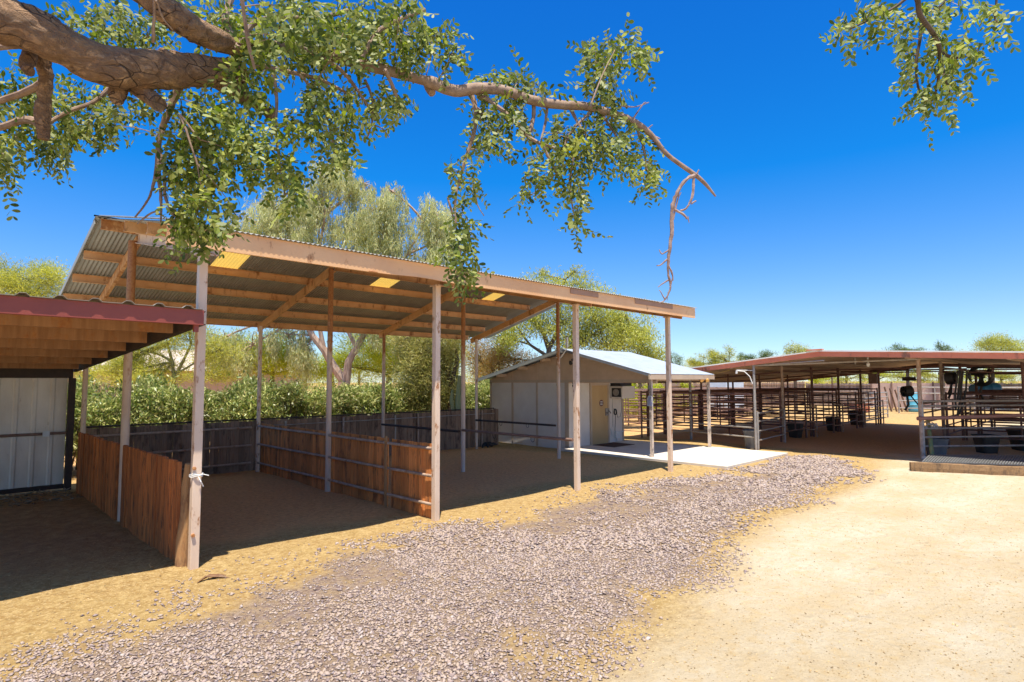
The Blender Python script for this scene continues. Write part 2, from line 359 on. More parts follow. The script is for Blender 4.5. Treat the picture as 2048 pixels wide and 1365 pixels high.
P = np.concatenate([p for p, r in parts]); R = np.concatenate([r for p, r in parts])
k = NT('crushed gravel'); r = k.n('ValToRGB'); e = r.color_ramp.elements
cs = [(.085,.062,.07),(.29,.22,.22),(.37,.275,.225),(.17,.13,.145),(.50,.43,.40),(.33,.22,.15),(.25,.19,.21),(.12,.09,.10),(.21,.16,.175),(.43,.32,.22)]
for i, c in enumerate(cs):
    if i > 1: e.new(.5)
    e[i].position = i/(len(cs)-1); e[i].color = (*c, 1)
k.l(k.rand(), r.inputs[0]); k.l(k.mix(k.noise(90, 4, lo=.4, hi=.7), r.outputs[0], (.36,.27,.22)), k.b.inputs['Base Color']); k.b.inputs['Roughness'].default_value = .9
mt_stone = k.m
tag(link('gravel', npmesh('gravel', *stone_mesh(P, R)), mt_stone), 'mauve and pink crushed gravel strip lying across the sandy yard', 'gravel', kind='stuff')
mt_sandp = paint('sand pebbles', (.52,.37,.19), (.42,.28,.13), 3, rough=.9, bump=0, island=1.1)
# loose pebbles and straw over the bare dirt
n = 26000; D = 4.2+11*rng.random(n)**1.2; a = rng.uniform(-.95, .95, n)
P = np.stack([D*cF.x+a*D*cR.x, D*cF.y+a*D*cR.y], 1); s = sdist(P); keep = (s < 0) & ~((P[:,0] > 14.6) & (P[:,1] > 6.9) & (P[:,0] < 19.1)); P = P[keep]
tag(link('loose_pebbles', npmesh('loose_pebbles', *stone_mesh(P, rng.uniform(.0022, .0065, len(P))*rng.choice([1,1,1,1.6], len(P)))), mt_sandp), 'small loose pebbles scattered over the bare dirt', 'pebbles', kind='stuff')
def blades(P, Dv, L, Wd, curl=0):   # flat thin leaves: P base, Dv unit direction, L length, Wd width
    n = len(P); rv = rng.normal(size=(n, 3)); sd_ = np.cross(Dv, rv); sd_ /= np.linalg.norm(sd_, axis=1, keepdims=True)+1e-9
    nr = np.cross(sd_, Dv); L = np.asarray(L).reshape(-1, 1); Wd = np.asarray(Wd).reshape(-1, 1)
    m = P+Dv*L*.5+nr*L*curl
    V = np.stack([P, m-sd_*Wd, P+Dv*L, m+sd_*Wd], 1).reshape(-1, 3)
    return V, np.arange(n*4).reshape(-1, 4)
n = 5200; D = 5.0+12*rng.random(n); a = rng.uniform(-.95, .3, n); P = np.stack([D*cF.x+a*D*cR.x, D*cF.y+a*D*cR.y], 1)
keep = (P[:,1] > 7.6) & (P[:,1] < 15.5) & (P[:,0] < 14.3); P = P[keep]; n = len(P)
P3 = np.c_[P, gz(P[:,0], P[:,1])+.006]; dv = np.c_[rng.normal(size=(n, 2)), rng.normal(0, .12, n)]; dv /= np.linalg.norm(dv, axis=1, keepdims=True)
mt_straw = paint('straw', (.62,.45,.2), (.45,.3,.13), 3, rough=.8, bump=0, island=.5)
tag(link('straw_litter', npmesh('straw_litter', *blades(P3, dv, rng.uniform(.03, .11, n), rng.uniform(.0015, .003, n))), mt_straw), 'thin bits of straw littering the dirt under the shelters', 'straw', kind='stuff')
b = MB().box(14.9, 18.95, 7.25, 13.0, -.1, .045)
mt_conc = paint('concrete', (.66,.60,.52), (.58,.52,.44), 1.2, rough=.85, bump=.2, bscale=40)
tag(b.build('concrete_slab', mt_conc, bevel=.01), 'pale concrete slab under and in front of the shed porch', 'slab', kind='structure')
# ------------------------------------------------------------------ open shade shelter
GX = [2.42+3.66*i for i in range(4)]; GY = [8.0, 11.69, 15.38]
ZR = lambda y: (4.97-.262*(y-11.69)) if y >= 11.69 else (4.97-.208*(11.69-y))     # underside of the roof sheet
sh = thing('shade_shelter', 'tall open sided shelter with tan steel posts and corrugated metal gable roof', 'shelter', (GX[0], GY[0], 0))
lean = {(0,0):(.03,0), (0,1):(.10,0), (1,1):(.02,0)}
for i, x in enumerate(GX):
    g0 = float(gz(x, GY[0]))
    o = MB().beam((x, GY[0], -.1), (x, GY[0], ZR(GY[0])-.32), .1, .1, (0,1,0)).build('post', mt_post, sh, bevel=.006); tag(o, 'square tan steel post along the front')
    rad = .064 if i < 1 else .055
    b = MB().tube([(x, GY[1], -.1), (x, GY[1], 2.4), (x, GY[1], ZR(GY[1])-.3)], rad, 20)
    b.lathe([(rad+.012, 0), (rad+.012, .02)], 20, (x, GY[1], 2.95 if i > 1 else 3.1))
    tag(b.build('post', mt_pipe, sh, smooth=True), 'round rusty pipe post under the ridge')
    b = MB().tube([(x, GY[2], -.1), (x, GY[2], ZR(GY[2])-.31)], .048, 14)
    tag(b.build('post', mt_pipe if i == 2 else mt_post, sh, smooth=True), 'thin tan pipe post along the back')
    # rafters hang .16 under the sheet, purlins between them and the sheet
    f = lambda y, d: (x+.075, y, ZR(y)-d)
    MB().chan(f(GY[1]+.06, .245), f(15.78, .245), .17, .05, side=1).build('rafter', mt_rustbeam if i == 0 else mt_beam, sh)
    MB().chan(f(GY[1]-.03, .245), f(7.62, .245), .17, .05, side=1).build('rafter', mt_post if i == 0 else mt_beam, sh)
    b = MB()
    for k in range(5):
        yy = GY[0]-.05+.02*k
    MB().box(x-.08, x+.085, GY[0]-.11, GY[0]+.09, ZR(GY[0])-.345, ZR(GY[0])-.325).build('cap_plate', mt_post, sh)
for yy in (12.95, 14.02, 15.05, 15.92):
    z = ZR(yy)-.085
    MB().chan((1.93, yy, z), (13.5, yy, z), .155, .05, side=1).build('purlin', mt_beam, sh)
for yy in (8.9, 10.2):
    z = ZR(yy)-.085
    MB().chan((2.0, yy, z), (14.0, yy, z), .155, .05, side=-1).build('purlin', mt_beam, sh)
o = MB().chan((1.95, 11.62, ZR(11.69)-.10), (13.5, 11.62, ZR(11.69)-.10), .17, .055, side=-1).build('ridge_beam', mt_rustbeam, sh); tag(o, 'rust stained ridge beam with peeling tan paint')
# front fascia, one face with panels joints and a dent
b = MB(); n = 120
for i in range(n+1):
    x = 1.9+(14.02-1.9)*i/n
    dent = math.exp(-((x-5.55)/.35)**2)*.05+math.exp(-((x-5.0)/.15)**2)*.02
    zt = ZR(7.57)-.005; zb = zt-.25+.03*math.exp(-((x-5.5)/.5)**2)
    b.v += [(x, 7.57, zt), (x, 7.565+dent, (zt+zb)/2), (x, 7.57+dent*.4, zb), (x, 7.63, zb+.004), (x, 7.63, zb+.016), (x, 7.582+dent*.5, zb+.016), (x, 7.582, zt)]
for i in range(n):
    for j in range(7):
        a = i*7+j; c = i*7+(j+1) % 7; b.f.append((a, c, c+7, a+7))
b.f += [tuple(range(7))[::-1], tuple(n*7+j for j in range(7))]
fa = b.build('fascia', mt_fascia, sh, smooth=True)
for x, w_ in ((9.05, .9), (11.3, 1.6)):
    tag(MB().box(x, x+w_, 7.552, 7.563, ZR(7.57)-.12, ZR(7.57)-.012).build('patch_strip', paint('faded patch', (.44,.25,.15), (.38,.2,.11), 2, rough=.6), fa), 'faded brown patch strip')
MB().box(4.52, 4.66, 7.55, 7.563, ZR(7.57)-.255, ZR(7.57)-.246).build('seam', mt_rustbeam, fa)
def corr(x0, x1, ya, yb, zf, amp=.0095, wl=.068, seg=6, ny=2, skip=()):
    n = int(round((x1-x0)/wl*seg)); xs = np.linspace(x0, x1, n+1); b = MB(); t = .003
    zz = amp*np.cos(2*PI*xs/wl)
    ys = [ya+(yb-ya)*j/(ny-1) for j in range(ny)]
    for s in (0, 1):
        for y in ys:
            for x, z in zip(xs, zz): b.v.append((x, y, zf(y)+z+amp+t*s))
    m = n+1
    for j in range(ny-1):
        for i in range(n):
            a = j*m+i; b.f.append((a, a+m, a+m+1, a+1)); a += m*ny; b.f.append((a, a+1, a+m+1, a+m))
    for j in (0, ny-1):
        for i in range(n): a = j*m+i; b.f.append((a, a+1, a+m*ny+1, a+m*ny))
    for i in (0, n):
        for j in range(ny-1): a = j*m+i; b.f.append((a, a+m, a+m+m*ny, a+m*ny))
    return b
sky_x = [(4.07, 4.61), (7.77, 8.33), (11.46, 11.95)]
b = corr(2.0, 14.03, 11.69, 7.52, ZR); b.build('roof_sheet', mt_galv, sh)
b = corr(1.9, 14.6, 13.3, 16.1, ZR)  # right end extended out of sight to keep sun off the shed wall
xs = [1.9]+[v for p in sky_x for v in p]+[14.6]
for i in range(0, len(xs), 2):
    c = corr(xs[i], xs[i+1], 11.69, 13.3, ZR); b.add(c.v, c.f)
back = b.build('roof_sheet', mt_galv, sh)
for x0, x1 in sky_x:
    c = corr(x0, x1, 11.72, 13.32, lambda y: ZR(y)+.003); tag(c.build('skylight_panel', mt_sky, back), 'yellowed translucent skylight sheet')
b = MB()
for s in (1, -1):
    b.beam((1.86, 11.69, 5.005), (14.02, 11.69, 5.005), .03, .02); b.beam((1.88, 11.69+s*.10, 4.995-.02), (14.01, 11.69+s*.10, 4.995-.02), .2, .006, (0, s*.22, 1))
b.build('ridge_cap', mt_galv, sh)
MB().beam((1.97, 11.6, 5.0), (1.97, 7.5, ZR(7.5)+.035), .12, .012).build('rake_trim', mt_sheet2, sh)
MB().beam((1.89, 11.78, 4.93), (1.89, 16.1, ZR(16.1)-.02), .012, .09).build('rake_trim', mt_galv, sh)

# ------------------------------------------------------------------ board partitions between the stalls
def boards(x, y0, y1, zt, wd, th, jt=.02, axis='y', zb=-.04, dx=.006, slope=0):
    b = MB(); y = y0
    while y < y1-.02:
        ww = min(wd*random.uniform(.8, 1.25), y1-y); t = zt+random.uniform(-jt, jt)+slope*(y-y0); o = random.uniform(-dx, dx)
        if axis == 'y': b.box(x-th/2+o, x+th/2+o, y+.003, y+ww-.003, zb, t)
        else: b.box(y+.003, y+ww-.003, x-th/2+o, x+th/2+o, zb, t)
        y += ww
    return b
def rail_pipe(b, a, c, r=.024, n=10): return b.tube([a, c], r, n)
pa = thing('board_partition', 'rough bark edged slab board partition with pale log at its front end', 'partition', (2.42, 8.1, 0))
boards(2.355, 8.42, 11.42, 1.265, .15, .045, .012, dx=.012, slope=-.006).build('board_panel', mt_slab, pa, bevel=.008)
boards(2.355, 11.76, 15.25, 1.235, .15, .045, .012, dx=.012).build('board_panel', mt_slab, pa, bevel=.008)
lg = MB(); pts = [(2.40, 8.25, -.06), (2.395, 8.27, .3), (2.405, 8.22, .62), (2.40, 8.24, .95), (2.405, 8.20, 1.25)]
lg.tube(pts, [.115, .10, .085, .07, .055], 12)
tag(lg.build('end_log', mt_pale, pa, smooth=True), 'pale knotty slab log at the front end')
MB().box(2.385, 2.435, 8.09, 8.16, -.04, 1.22).build('end_board', mt_pale, pa, bevel=.006)
b = MB()
for k in range(3): 
    b.tube([(2.42+.07*math.cos(t)*1.05, 8.0+.07*math.sin(t)*1.05, 1.12+.012*k+.008*math.sin(3*t+k)) for t in np.linspace(0, 2*PI, 17)], .006, 5)
b.tube([(2.42, 7.91, 1.13), (2.46, 7.87, 1.15), (2.52, 7.85, 1.13)], .006, 5); b.tube([(2.42, 7.91, 1.12), (2.44, 7.87, 1.06), (2.47, 7.88, 1.0)], .006, 5)
tag(b.build('wire_tie', mt_whitep, pa), 'white wire wrapped round the post')
b = MB()
for x, z in ((2.38, 1.22), (2.39, .42)): b.tube([(x, 7.955, z), (x, 7.925, z)], .022, 6)
b.build('bolt_bracket', mt_rustbeam, pa)
pb = thing('board_partition', 'reddish cedar board partition with three dusty pipe rails', 'partition', (6.08, 8.1, 0))
boards(6.12, 8.12, 9.36, 1.22, .095, .022, .006).build('board_panel', mt_board, pa and pb)
boards(6.12, 9.47, 11.6, 1.225, .095, .022, .006).build('board_panel', mt_board, pb)
boards(6.12, 11.78, 15.28, 1.215, .095, .022, .006).build('board_panel', mt_board, pb)
for z in (1.15, .70, .235):
    for y0, y1 in ((8.07, 11.62), (11.76, 15.31)): MB().tube([(6.06, y0, z), (6.06, (y0+y1)/2, z-.006), (6.06, y1, z)], .026, 10).build('rail', mt_raill, pb, smooth=True)
MB().box(6.015, 6.04, 9.39, 9.45, -.03, 1.27).build('stake', mt_pale, pb)
# loose straw hanging on the rails
n = 900; y = rng.uniform(8.1, 15.2, n); z = rng.choice([1.15, .70, .235], n)+.022; P3 = np.c_[rng.uniform(6.03, 6.09, n), y, z]
dv = np.c_[-.4*np.ones(n)+rng.normal(0,.5,n), rng.normal(0,.8,n), rng.normal(-.3,.5,n)]; dv /= np.linalg.norm(dv, axis=1, keepdims=True)
tag(link('rail_straw', npmesh('rail_straw', *blades(P3, dv, rng.uniform(.03,.10,n), .0016)), mt_straw), 'wisps of straw caught on the pipe rails of the cedar partition', 'straw', kind='stuff')

# ------------------------------------------------------------------ perimeter picket fence
pf = thing('picket_fence', 'weathered grey brown picket fence behind the shelter with pipe rails', 'fence', (0, 15.72, 0))
boards(15.72, 2.46, 14.75, 1.27, .105, .022, .018, 'x', dx=.006).build('picket_panel', mt_grey, pf)
for z in (1.10, .65, .21): 
    b = MB().tube([(2.5, 15.655, z), (6.02, 15.655, z)], .027, 10)
    for x in np.arange(2.6, 6.0, .19): b.box(x-.008, x+.008, 15.622, 15.63, z-.008, z+.008)
    b.build('rail', mt_raill, pf)
MB().tube([(6.15, 15.67, 1.12), (14.5, 15.67, 1.12)], .014, 8).build('rail', mt_galvp, pf)
MB().tube([(2.46, 15.7, 1.30), (14.5, 15.7, 1.30)], .02, 8).build('top_rail', mt_dark, pf)
for x in (8.6, 11.2, 13.9): MB().tube([(x, 15.66, -.1), (x, 15.66, 1.25)], .03, 10).build('fence_post', mt_raill, pf)
mt_pb = paint('pale board', (.42,.37,.3), (.35,.3,.24), 4)
for x in (6.9, 10.35, 12.0): MB().box(x, x+.05, 15.69, 15.705, .2, 1.22).build('patch_board', mt_pb, pf)

# ------------------------------------------------------------------ hitching rails
def hitch(x, y0, y1, z, label, rings):
    t = thing('hitch_rail', label, 'hitching rail', (x, y0, 0), 'dark pipe hitching rails between shelter posts')
    MB().tube([(x-.075, y0, z), (x-.075, y1, z)], .032, 12).build('pipe', mt_dark if y1 > 12 else mt_rail, t, smooth=True)
    for y in rings:
        c = [(x-.075, y+.055*math.cos(a), z-.05+.075*math.sin(a)) for a in np.linspace(-PI*1.1, PI*.1, 12)]
        MB().tube(c, .007, 6).build('tie_ring', mt_dark, t)
hitch(9.74, 8.05, 11.64, 1.04, 'brown hitching rail with two tie rings, ending at the third square front post', (9.2, 10.45))
hitch(9.74, 11.75, 15.32, 1.0, 'dark hitching rail crossing the back half of the middle bay before the picket fence', ())
hitch(13.4, 11.75, 15.32, .95, 'dark hitching rail with two tie rings close to the white shed wall', (12.9, 14.1))

# ------------------------------------------------------------------ low stall shelter on the left
SZ = lambda y: 2.955-.0545*(y-7.6)          # underside of its roof sheet
ls = thing('stall_shelter', 'low dark stall shelter with maroon roof edge and white metal back wall', 'shelter', (2.3, 7.65, 0))
b = MB(); x0, x1 = -6, 2.31
def trap(x0, x1, ya, yb, zf, rib=.3, h=.032):
    b = MB(); xs = []; x = x1
    while x > x0:
        xs += [(x, 0), (x-.10, 0), (x-.135, h), (x-.185, h), (x-.22, 0)]; x -= rib
    xs.append((x, 0)); m = len(xs)
    for s in (0, .004):
        for y in (ya, yb):
            for a, z in xs: b.v.append((a, y, zf(y)+z+s))
    for s in (0, 1):
        for i in range(m-1):
            a = s*2*m+i; b.f.append((a, a+1, a+m+1, a+m) if s == 0 else (a, a+m, a+m+1, a+1))
    for y in (0, 1):
        for i in range(m-1): a = y*m+i; b.f.append((a, a+2*m, a+2*m+1, a+1))
    return b
trap(x0, x1, 7.555, 16.05, lambda y: SZ(y)+.165).build('roof_sheet', mt_galv, ls)
MB().chan((x0, 7.60, SZ(7.6)+.075), (x1+.02, 7.60, SZ(7.6)+.075), .175, .06, side=-1).build('fascia', mt_maroon, ls)
for yy in (8.5, 9.75, 11.0, 12.3, 13.7, 15.0):
    z = SZ(yy)+.075; MB().chan((x0, yy, z), (2.24, yy, z), .17, .06, side=-1).build('purlin', mt_purl, ls)
MB().chan((2.30, 7.62, SZ(7.62)+.075), (2.30, 16.0, SZ(16.0)+.075), .165, .05, side=1).build('rake_trim', mt_dark, ls)
MB().box(x0, 2.28, 15.86, 15.95, 2.36, SZ(15.9)+.1).build('back_beam', mt_dark, ls)
b = MB()
xs = []; x = 2.2
while x > x0: xs += [(x, 0), (x-.20, 0), (x-.225, -.022), (x-.275, -.022), (x-.30, 0)]; x -= .3
m = len(xs)
for z in (.09, 2.36):
    for a, d in xs: b.v.append((a, 15.95+d, z))
for z in (.09, 2.36):
    for a, d in xs: b.v.append((a, 15.953+d, z))
for i in range(m-1): b.f += [(i, i+m, i+m+1, i+1), (2*m+i, 2*m+i+1, 3*m+i+1, 3*m+i)]
bw = b.build('back_wall', mt_white, ls)
MB().tube([(x0, 15.88, 1.19), (2.2, 15.88, 1.19)], .03, 10).build('wall_rail', mt_rail, bw, smooth=True)
MB().box(1.80, 1.92, 15.835, 15.86, 1.13, 1.25).build('junction_plate', mt_whitep, bw, bevel=.006)
MB().box(x0, 2.2, 15.88, 15.94, .02, .11).build('sill', mt_dark, bw)
for x in (2.265, -2.5): MB().box(x-.06, x+.06, 15.80, 15.92, -.1, 2.36).build('post', mt_dark, ls)
for x in (-2.5, ): MB().box(x-.06, x+.06, 7.65, 7.77, -.1, 2.86).build('post', mt_maroon, ls)
MB().box(2.24, 2.29, 7.64, 7.69, 2.86, SZ(7.7)).build('corner_bracket', mt_maroon, ls)
tag(MB().box(.78, 1.06, 15.4, 15.6, -.05, .14).build('concrete_block', mt_conc, bevel=.01), 'grey concrete block on the dirt under the white metal wall', 'block')
# debris under the wall and a dry sheath by the front post
n = 260; P3 = np.c_[rng.uniform(.6, 2.3, n), rng.uniform(14.2, 15.8, n), rng.uniform(.005, .04, n)]; dv = np.c_[rng.normal(size=(n,2)), rng.normal(0,.15,n)]; dv /= np.linalg.norm(dv,axis=1,keepdims=True)
tag(link('dry_leaf_litter', npmesh('dry_leaf_litter', *blades(P3, dv, rng.uniform(.06,.22,n), rng.uniform(.008,.02,n), .1)), paint('dry leaves', (.34,.28,.2), (.2,.15,.09), 6, island=.6, bump=0)), 'pale dry leaf litter piled below the white metal wall', 'litter', kind='stuff')
c = G(415, 1161); b = MB()
for k in range(14):
    a = random.uniform(-.35, .35); r0 = random.uniform(-.03, .03)
    p = [c+Vector((r0-.10, r0-.02, .01)), c+Vector((r0, .5*r0, .045+.3*abs(r0))), c+Vector((.09+.04*random.random(), r0*1.5+.05*a, .03)), c+Vector((.16+.05*random.random(), r0*2+.12*a-.04, .012))]
    b.tube(p, [.004, .011, .008, .002], 5)
tag(b.build('dry_sheath', paint('dry sheath', (.30,.15,.06), (.16,.075,.03), 8)), 'curled brown dry plant sheath lying on the dirt before the first post', 'dry leaf')

# ------------------------------------------------------------------ shed
SX0, SX1 = 15.42, 18.55; YR, YB, YF = 13.0, 17.2, 9.5; YP = 12.85; XR = 14.9
RZ = lambda y: 3.33-(.232*(y-YP) if y > YP else .258*(YP-y))           # top of shed roof
sd_ = thing('shed', 'pale panelled gable shed with grey metal roof and open porch on posts', 'shed', (SX0, YR, 0))
b = MB().box(SX0, SX0+.1, YR, 16.85, -.1, 2.24).box(SX0+.1, SX1, YR, YR+.1, -.1, 2.6).box(SX1-.1, SX1, YR+.1, 16.85, -.1, 2.6).box(SX0+.1, SX1-.1, 16.75, 16.85, -.1, 2.4)
b.build('wall', mt_stucco, sd_)
b = MB()
for y in (16.85, 15.68, 14.45, ): b.box(SX0-.018, SX0-.002, y-.045, y+.045, 0, 2.24)
b.box(SX0-.02, SX0-.002, YR-.012, YR+.16, 0, 2.24); b.box(SX0-.02, SX1, YR-.016, YR-.002, 2.18, 2.24)
b.box(SX0-.026, SX0-.019, 9.6, 16.9, 2.22, 2.30); b.box(SX1-.09, SX1, YR-.018, YR-.002, 0, 2.18)
b.build('trim', mt_shedtrim, sd_)
b = MB()           # gable end, also across the porch
pts = [(9.62, 2.20), (16.9, 2.20), (16.9, RZ(16.9)-.06), (YP, RZ(YP)-.06), (9.62, RZ(9.62)-.06)]
for x in (SX0-.018, SX0+.07): b.v += [(x, y, z) for y, z in pts]
b.f = [(0,1,2,3,4), (9,8,7,6,5)]+[(i, 5+i, 5+(i+1) % 5, (i+1) % 5) for i in range(5)]
ge = b.build('gable_panel', mt_gable, sd_)
for y in (15.68, 14.45, 11.8, 10.7): MB().box(SX0-.026, SX0-.017, y-.035, y+.035, 2.31, RZ(y)-.10).build('batten', mt_gable, ge)
for s, ye in ((1, 17.05), (-1, YF)):
    c = corr(XR, 18.78, YP, ye, lambda y: RZ(y)-.02, .008, .076, 4); c.build('roof_sheet', mt_sheet2, sd_)
    a0, a1 = (XR+.02, YP, RZ(YP)-.055), (XR+.02, ye, RZ(ye)-.055)
    MB().beam(a0, a1, .035, .12 if s > 0 else .06, (0,0,1)).build('rake_board', paint('blue grey trim', (.20,.23,.25), (.26,.27,.26), 4) if s > 0 else paint('slate trim', (.13,.15,.19), (.16,.18,.22), 4), sd_)
    MB().beam((18.77, YP, RZ(YP)-.055), (18.77, ye, RZ(ye)-.055), .03, .09).build('rake_board', mt_shedtrim, sd_)
for y in (13.8, 14.9, 16.0): MB().beam((XR+.04, y, RZ(y)-.13), (SX0-.03, y, RZ(y)-.13), .09, .11).build('outrigger', mt_gable, sd_)
MB().box(XR-.02, 18.8, YF+.0, YF+.045, RZ(YF)-.17, RZ(YF)-.03).build('porch_beam', mt_shedtrim, sd_)
MB().box(15.3, 18.7, 9.72, 9.78, RZ(9.7)-.26, RZ(9.7)-.13).build('porch_beam', mt_shedtrim, sd_)
for x in (15.2, 18.68):
    o = MB().box(x-.042, x+.042, 9.63, 9.714, -.05, RZ(9.7)-.1).build('porch_post', paint('peeling post', (.66,.54,.44), (.56,.44,.35), 4, rust=((.16,.13,.11),(.24,.2,.17), .3, 9)), sd_, bevel=.005)
    tag(o, 'peeling square porch post')
dr = MB().box(16.62, 17.52, YR-.045, YR-.005, .05, 2.1).build('door', mt_door, sd_, bevel=.004)
b = MB()
for bx in ((16.53, 16.615, 0, 2.19), (17.525, 17.61, 0, 2.19)): b.box(bx[0], bx[1], YR-.055, YR-.003, bx[2], bx[3])
b.box(16.615, 17.525, YR-.055, YR-.003, 2.105, 2.19); b.build('door_frame', mt_shedtrim, sd_)
b = MB().box(17.36, 17.58, YR-.075, YR-.06, 1.02, 1.28).tube([(17.44, YR-.06, 1.12), (17.44, YR-.13, 1.12)], .03, 10).tube([(17.5, YR-.06, 1.2), (17.5, YR-.12, 1.2), (17.6, YR-.13, 1.1)], .02, 8)
b.build('latch', mt_galvp, dr)
def disc(b, c, rx, rz, y, n=28): 
    b.v += [(c[0]+rx*math.cos(2*PI*i/n), y, c[1]+rz*math.sin(2*PI*i/n)) for i in range(n)]; b.f.append(tuple(range(len(b.v)-n, len(b.v)))); return b
ds = thing('door_sign', 'small round dark red and white sign on the shed door', 'sign', (17.15, YR-.05, 1.45))
b = MB().tube([(17.15, YR-.046, 1.47), (17.15, YR-.052, 1.47)], .115, 28); b.build('plate', paint('sign red', (.16,.05,.05), (.14,.045,.05), 5), ds)
b = MB()
for z in (1.52, 1.47, 1.42): b.box(17.08, 17.22, YR-.056, YR-.0535, z-.012, z+.012)
b.build('lettering', mt_whitep, ds)
mt_ = MB().box(16.5, 17.7, 11.95, 12.85, .045, .06); tag(mt_.build('door_mat', mt_mat, bevel=.004), 'dark brown mat on the slab before the shed door', 'mat')
ac = thing('wall_cooler', 'beige box cooler jutting from the shed wall beside the door', 'cooler', (18.05, YR, 1.9))
MB().box(17.72, 18.5, 12.45, YR-.02, 1.62, 2.06).build('case', mt_stucco, ac, bevel=.012)
MB().box(17.703, 17.716, 12.5, 12.9, 1.68, 2.0).build('grille', mt_black, ac)
MB().tube([(17.70, 12.7, 1.84), (17.66, 12.7, 1.84)], .12, 20).build('fan_ring', mt_galvp, ac)
MB().box(17.75, 18.45, 12.55, YR-.02, 2.07, 2.17).build('vent', mt_black, ac)
hs_ = thing('garden_hose', 'coiled dark hose hanging on the shed wall under the cooler', 'hose', (18.0, YR, 1))
b = MB(); b.tube([(17.98+.07*math.cos(a), YR-.03-.002*a, 1.13+.1*math.sin(a)) for a in np.linspace(0, 6*PI, 60)], .014, 6); b.build('coil', mt_black, hs_)
MB().tube([(18.02, YR-.03, 1.05), (17.99, YR-.03, .7), (17.96, YR-.03, .45), (18.02, YR-.04, .38)], .008, 6).build('tail', mt_dark, hs_)
cb = MB().tube([(18.42, YR-.02, 1.6), (18.4, YR-.03, 1.2), (18.3, YR-.04, .95), (18.15, YR-.03, .92), (18.1, YR-.02, 1.1)], .009, 6).tube([(17.85, YR-.02, 1.6), (17.85, YR-.02, .6)], .006, 5)
tag(cb.build('power_cable', mt_galvp), 'thin cable looping down the shed wall from the cooler', 'cable')
b = MB().box(17.95, 18.2, YR-.10, YR-.004, .18, .42).tube([(18.07, YR-.05, .18), (18.07, YR-.05, .0)], .02, 8).tube([(17.95, YR-.05, .25), (17.78, YR-.04, .3), (17.70, YR-.03, .55)], .013, 6).tube([(18.2, YR-.05, .4), (18.5, YR-.05, .4)], .018, 8)
tag(b.build('meter_box', mt_whitep, bevel=.006), 'small pale utility box with conduits low on the shed wall', 'utility box')
ns = thing('notice_sign', 'white notice with blue lettering on the near porch post', 'sign', (15.2, 9.6, 1.7))
def plate(b, y, z0, z1, hw, arch):
    pts = [(-hw, z0), (hw, z0), (hw, z1-arch), (hw*.55, z1), (-hw*.55, z1), (-hw, z1-arch)]; n = len(b.v)
    b.v += [(15.135, 9.67-p, q) for p, q in pts]+[(15.143, 9.67-p, q) for p, q in pts]
    b.f += [tuple(n+i for i in range(6)), tuple(n+11-i for i in range(6))]+[(n+i, n+6+i, n+6+(i+1) % 6, n+(i+1) % 6) for i in range(6)]; return b
plate(MB(), 9.67, 1.52, 1.82, .095, .08).build('plate', mt_whitep, ns)
b = MB()
for k in range(9): 
    z = 1.545+.03*k; hw = .078 if k < 6 else .055
    y = -hw
    while y < hw-.02:
        l = random.uniform(.015, .045); b.box(15.131, 15.1335, 9.67-min(y+l, hw), 9.67-y, z-.007, z+.007); y += l+.008
b.build('lettering', paint('blue ink', (.05,.07,.35), (.06,.08,.4), 5), ns)
tag(MB().box(15.136, 15.146, 9.62, 9.72, 2.0, 2.12).build('metal_tag', mt_galvp), 'small grey metal tag above the notice on the porch post', 'tag')
def flood(name, label, p, mt, d=(-.3,-.5,-.4)):
    t = thing(name, label, 'light', p); p = Vector(p); d = Vector(d).normalized()
    MB().tube([p, p-d*.03], .05, 12).build('base', mt_whitep if mt != mt_black else mt_black, t)
    for s in (-1, 1):
        sd2 = Vector((s*.09, s*-.05, -.05)); q_ = p+sd2; MB().tube([q_-d*.02, q_+d*.05, q_+d*.12], [.03, .05, .06], 12).build('lamp_head', mt, t, smooth=True)
flood('flood_light', 'twin amber flood lamps at the porch corner', (18.25, 9.62, 2.37), mt_yellow)
flood('flood_light', 'black twin flood lamps near the shed gable peak', (15.36, 12.75, 2.95), mt_black)
cmr = MB().box(15.28, 15.38, 13.35, 13.42, 2.10, 2.17).tube([(15.40, 13.38, 2.17), (15.32, 13.38, 2.17), (15.32, 13.38, 2.25)], .01, 6); tag(cmr.build('wall_camera', mt_black), 'tiny black bracket on the shed wall under the gable', 'bracket')
b = MB().tube([(15.36, 12.72, 2.10), (15.33, 12.72, 2.10)], .05, 12).tube([(15.36, 12.72, 2.18), (15.33, 12.72, 2.18)], .035, 10); tag(b.build('wall_sensor', mt_black), 'small black round sensor on the shed corner trim', 'sensor')
an = MB().tube([(13.43, 11.62, 2.95), (13.46, 11.55, 3.05), (13.5, 11.45, 3.2), (13.5, 11.43, 3.5)], .018, 8).box(13.47, 13.53, 11.40, 11.46, 3.25, 3.55).tube([(13.33, 11.69, 2.95), (13.49, 11.69, 2.95)], .02, 6).tube([(13.33, 11.69, 3.12), (13.5, 11.6, 3.12)], .012, 6)
tag(an.build('antenna_bracket', mt_whitep), 'white antenna bracket clamped to the rusty post before the shed', 'bracket')
# odds by the shed corner
b = MB()
for k in range(7):
    c = Vector((13.6+.7*random.random(), 15.25+.35*random.random(), .02)); b.tube([c, c+Vector((.1,.05,.07)), c+Vector((.25,.02,.03))], [.03,.06,.02], 6)
tag(b.build('crumpled_tarp', mt_black, smooth=True), 'crumpled dark tarp on the dirt at the fence end by the shed', 'tarp')
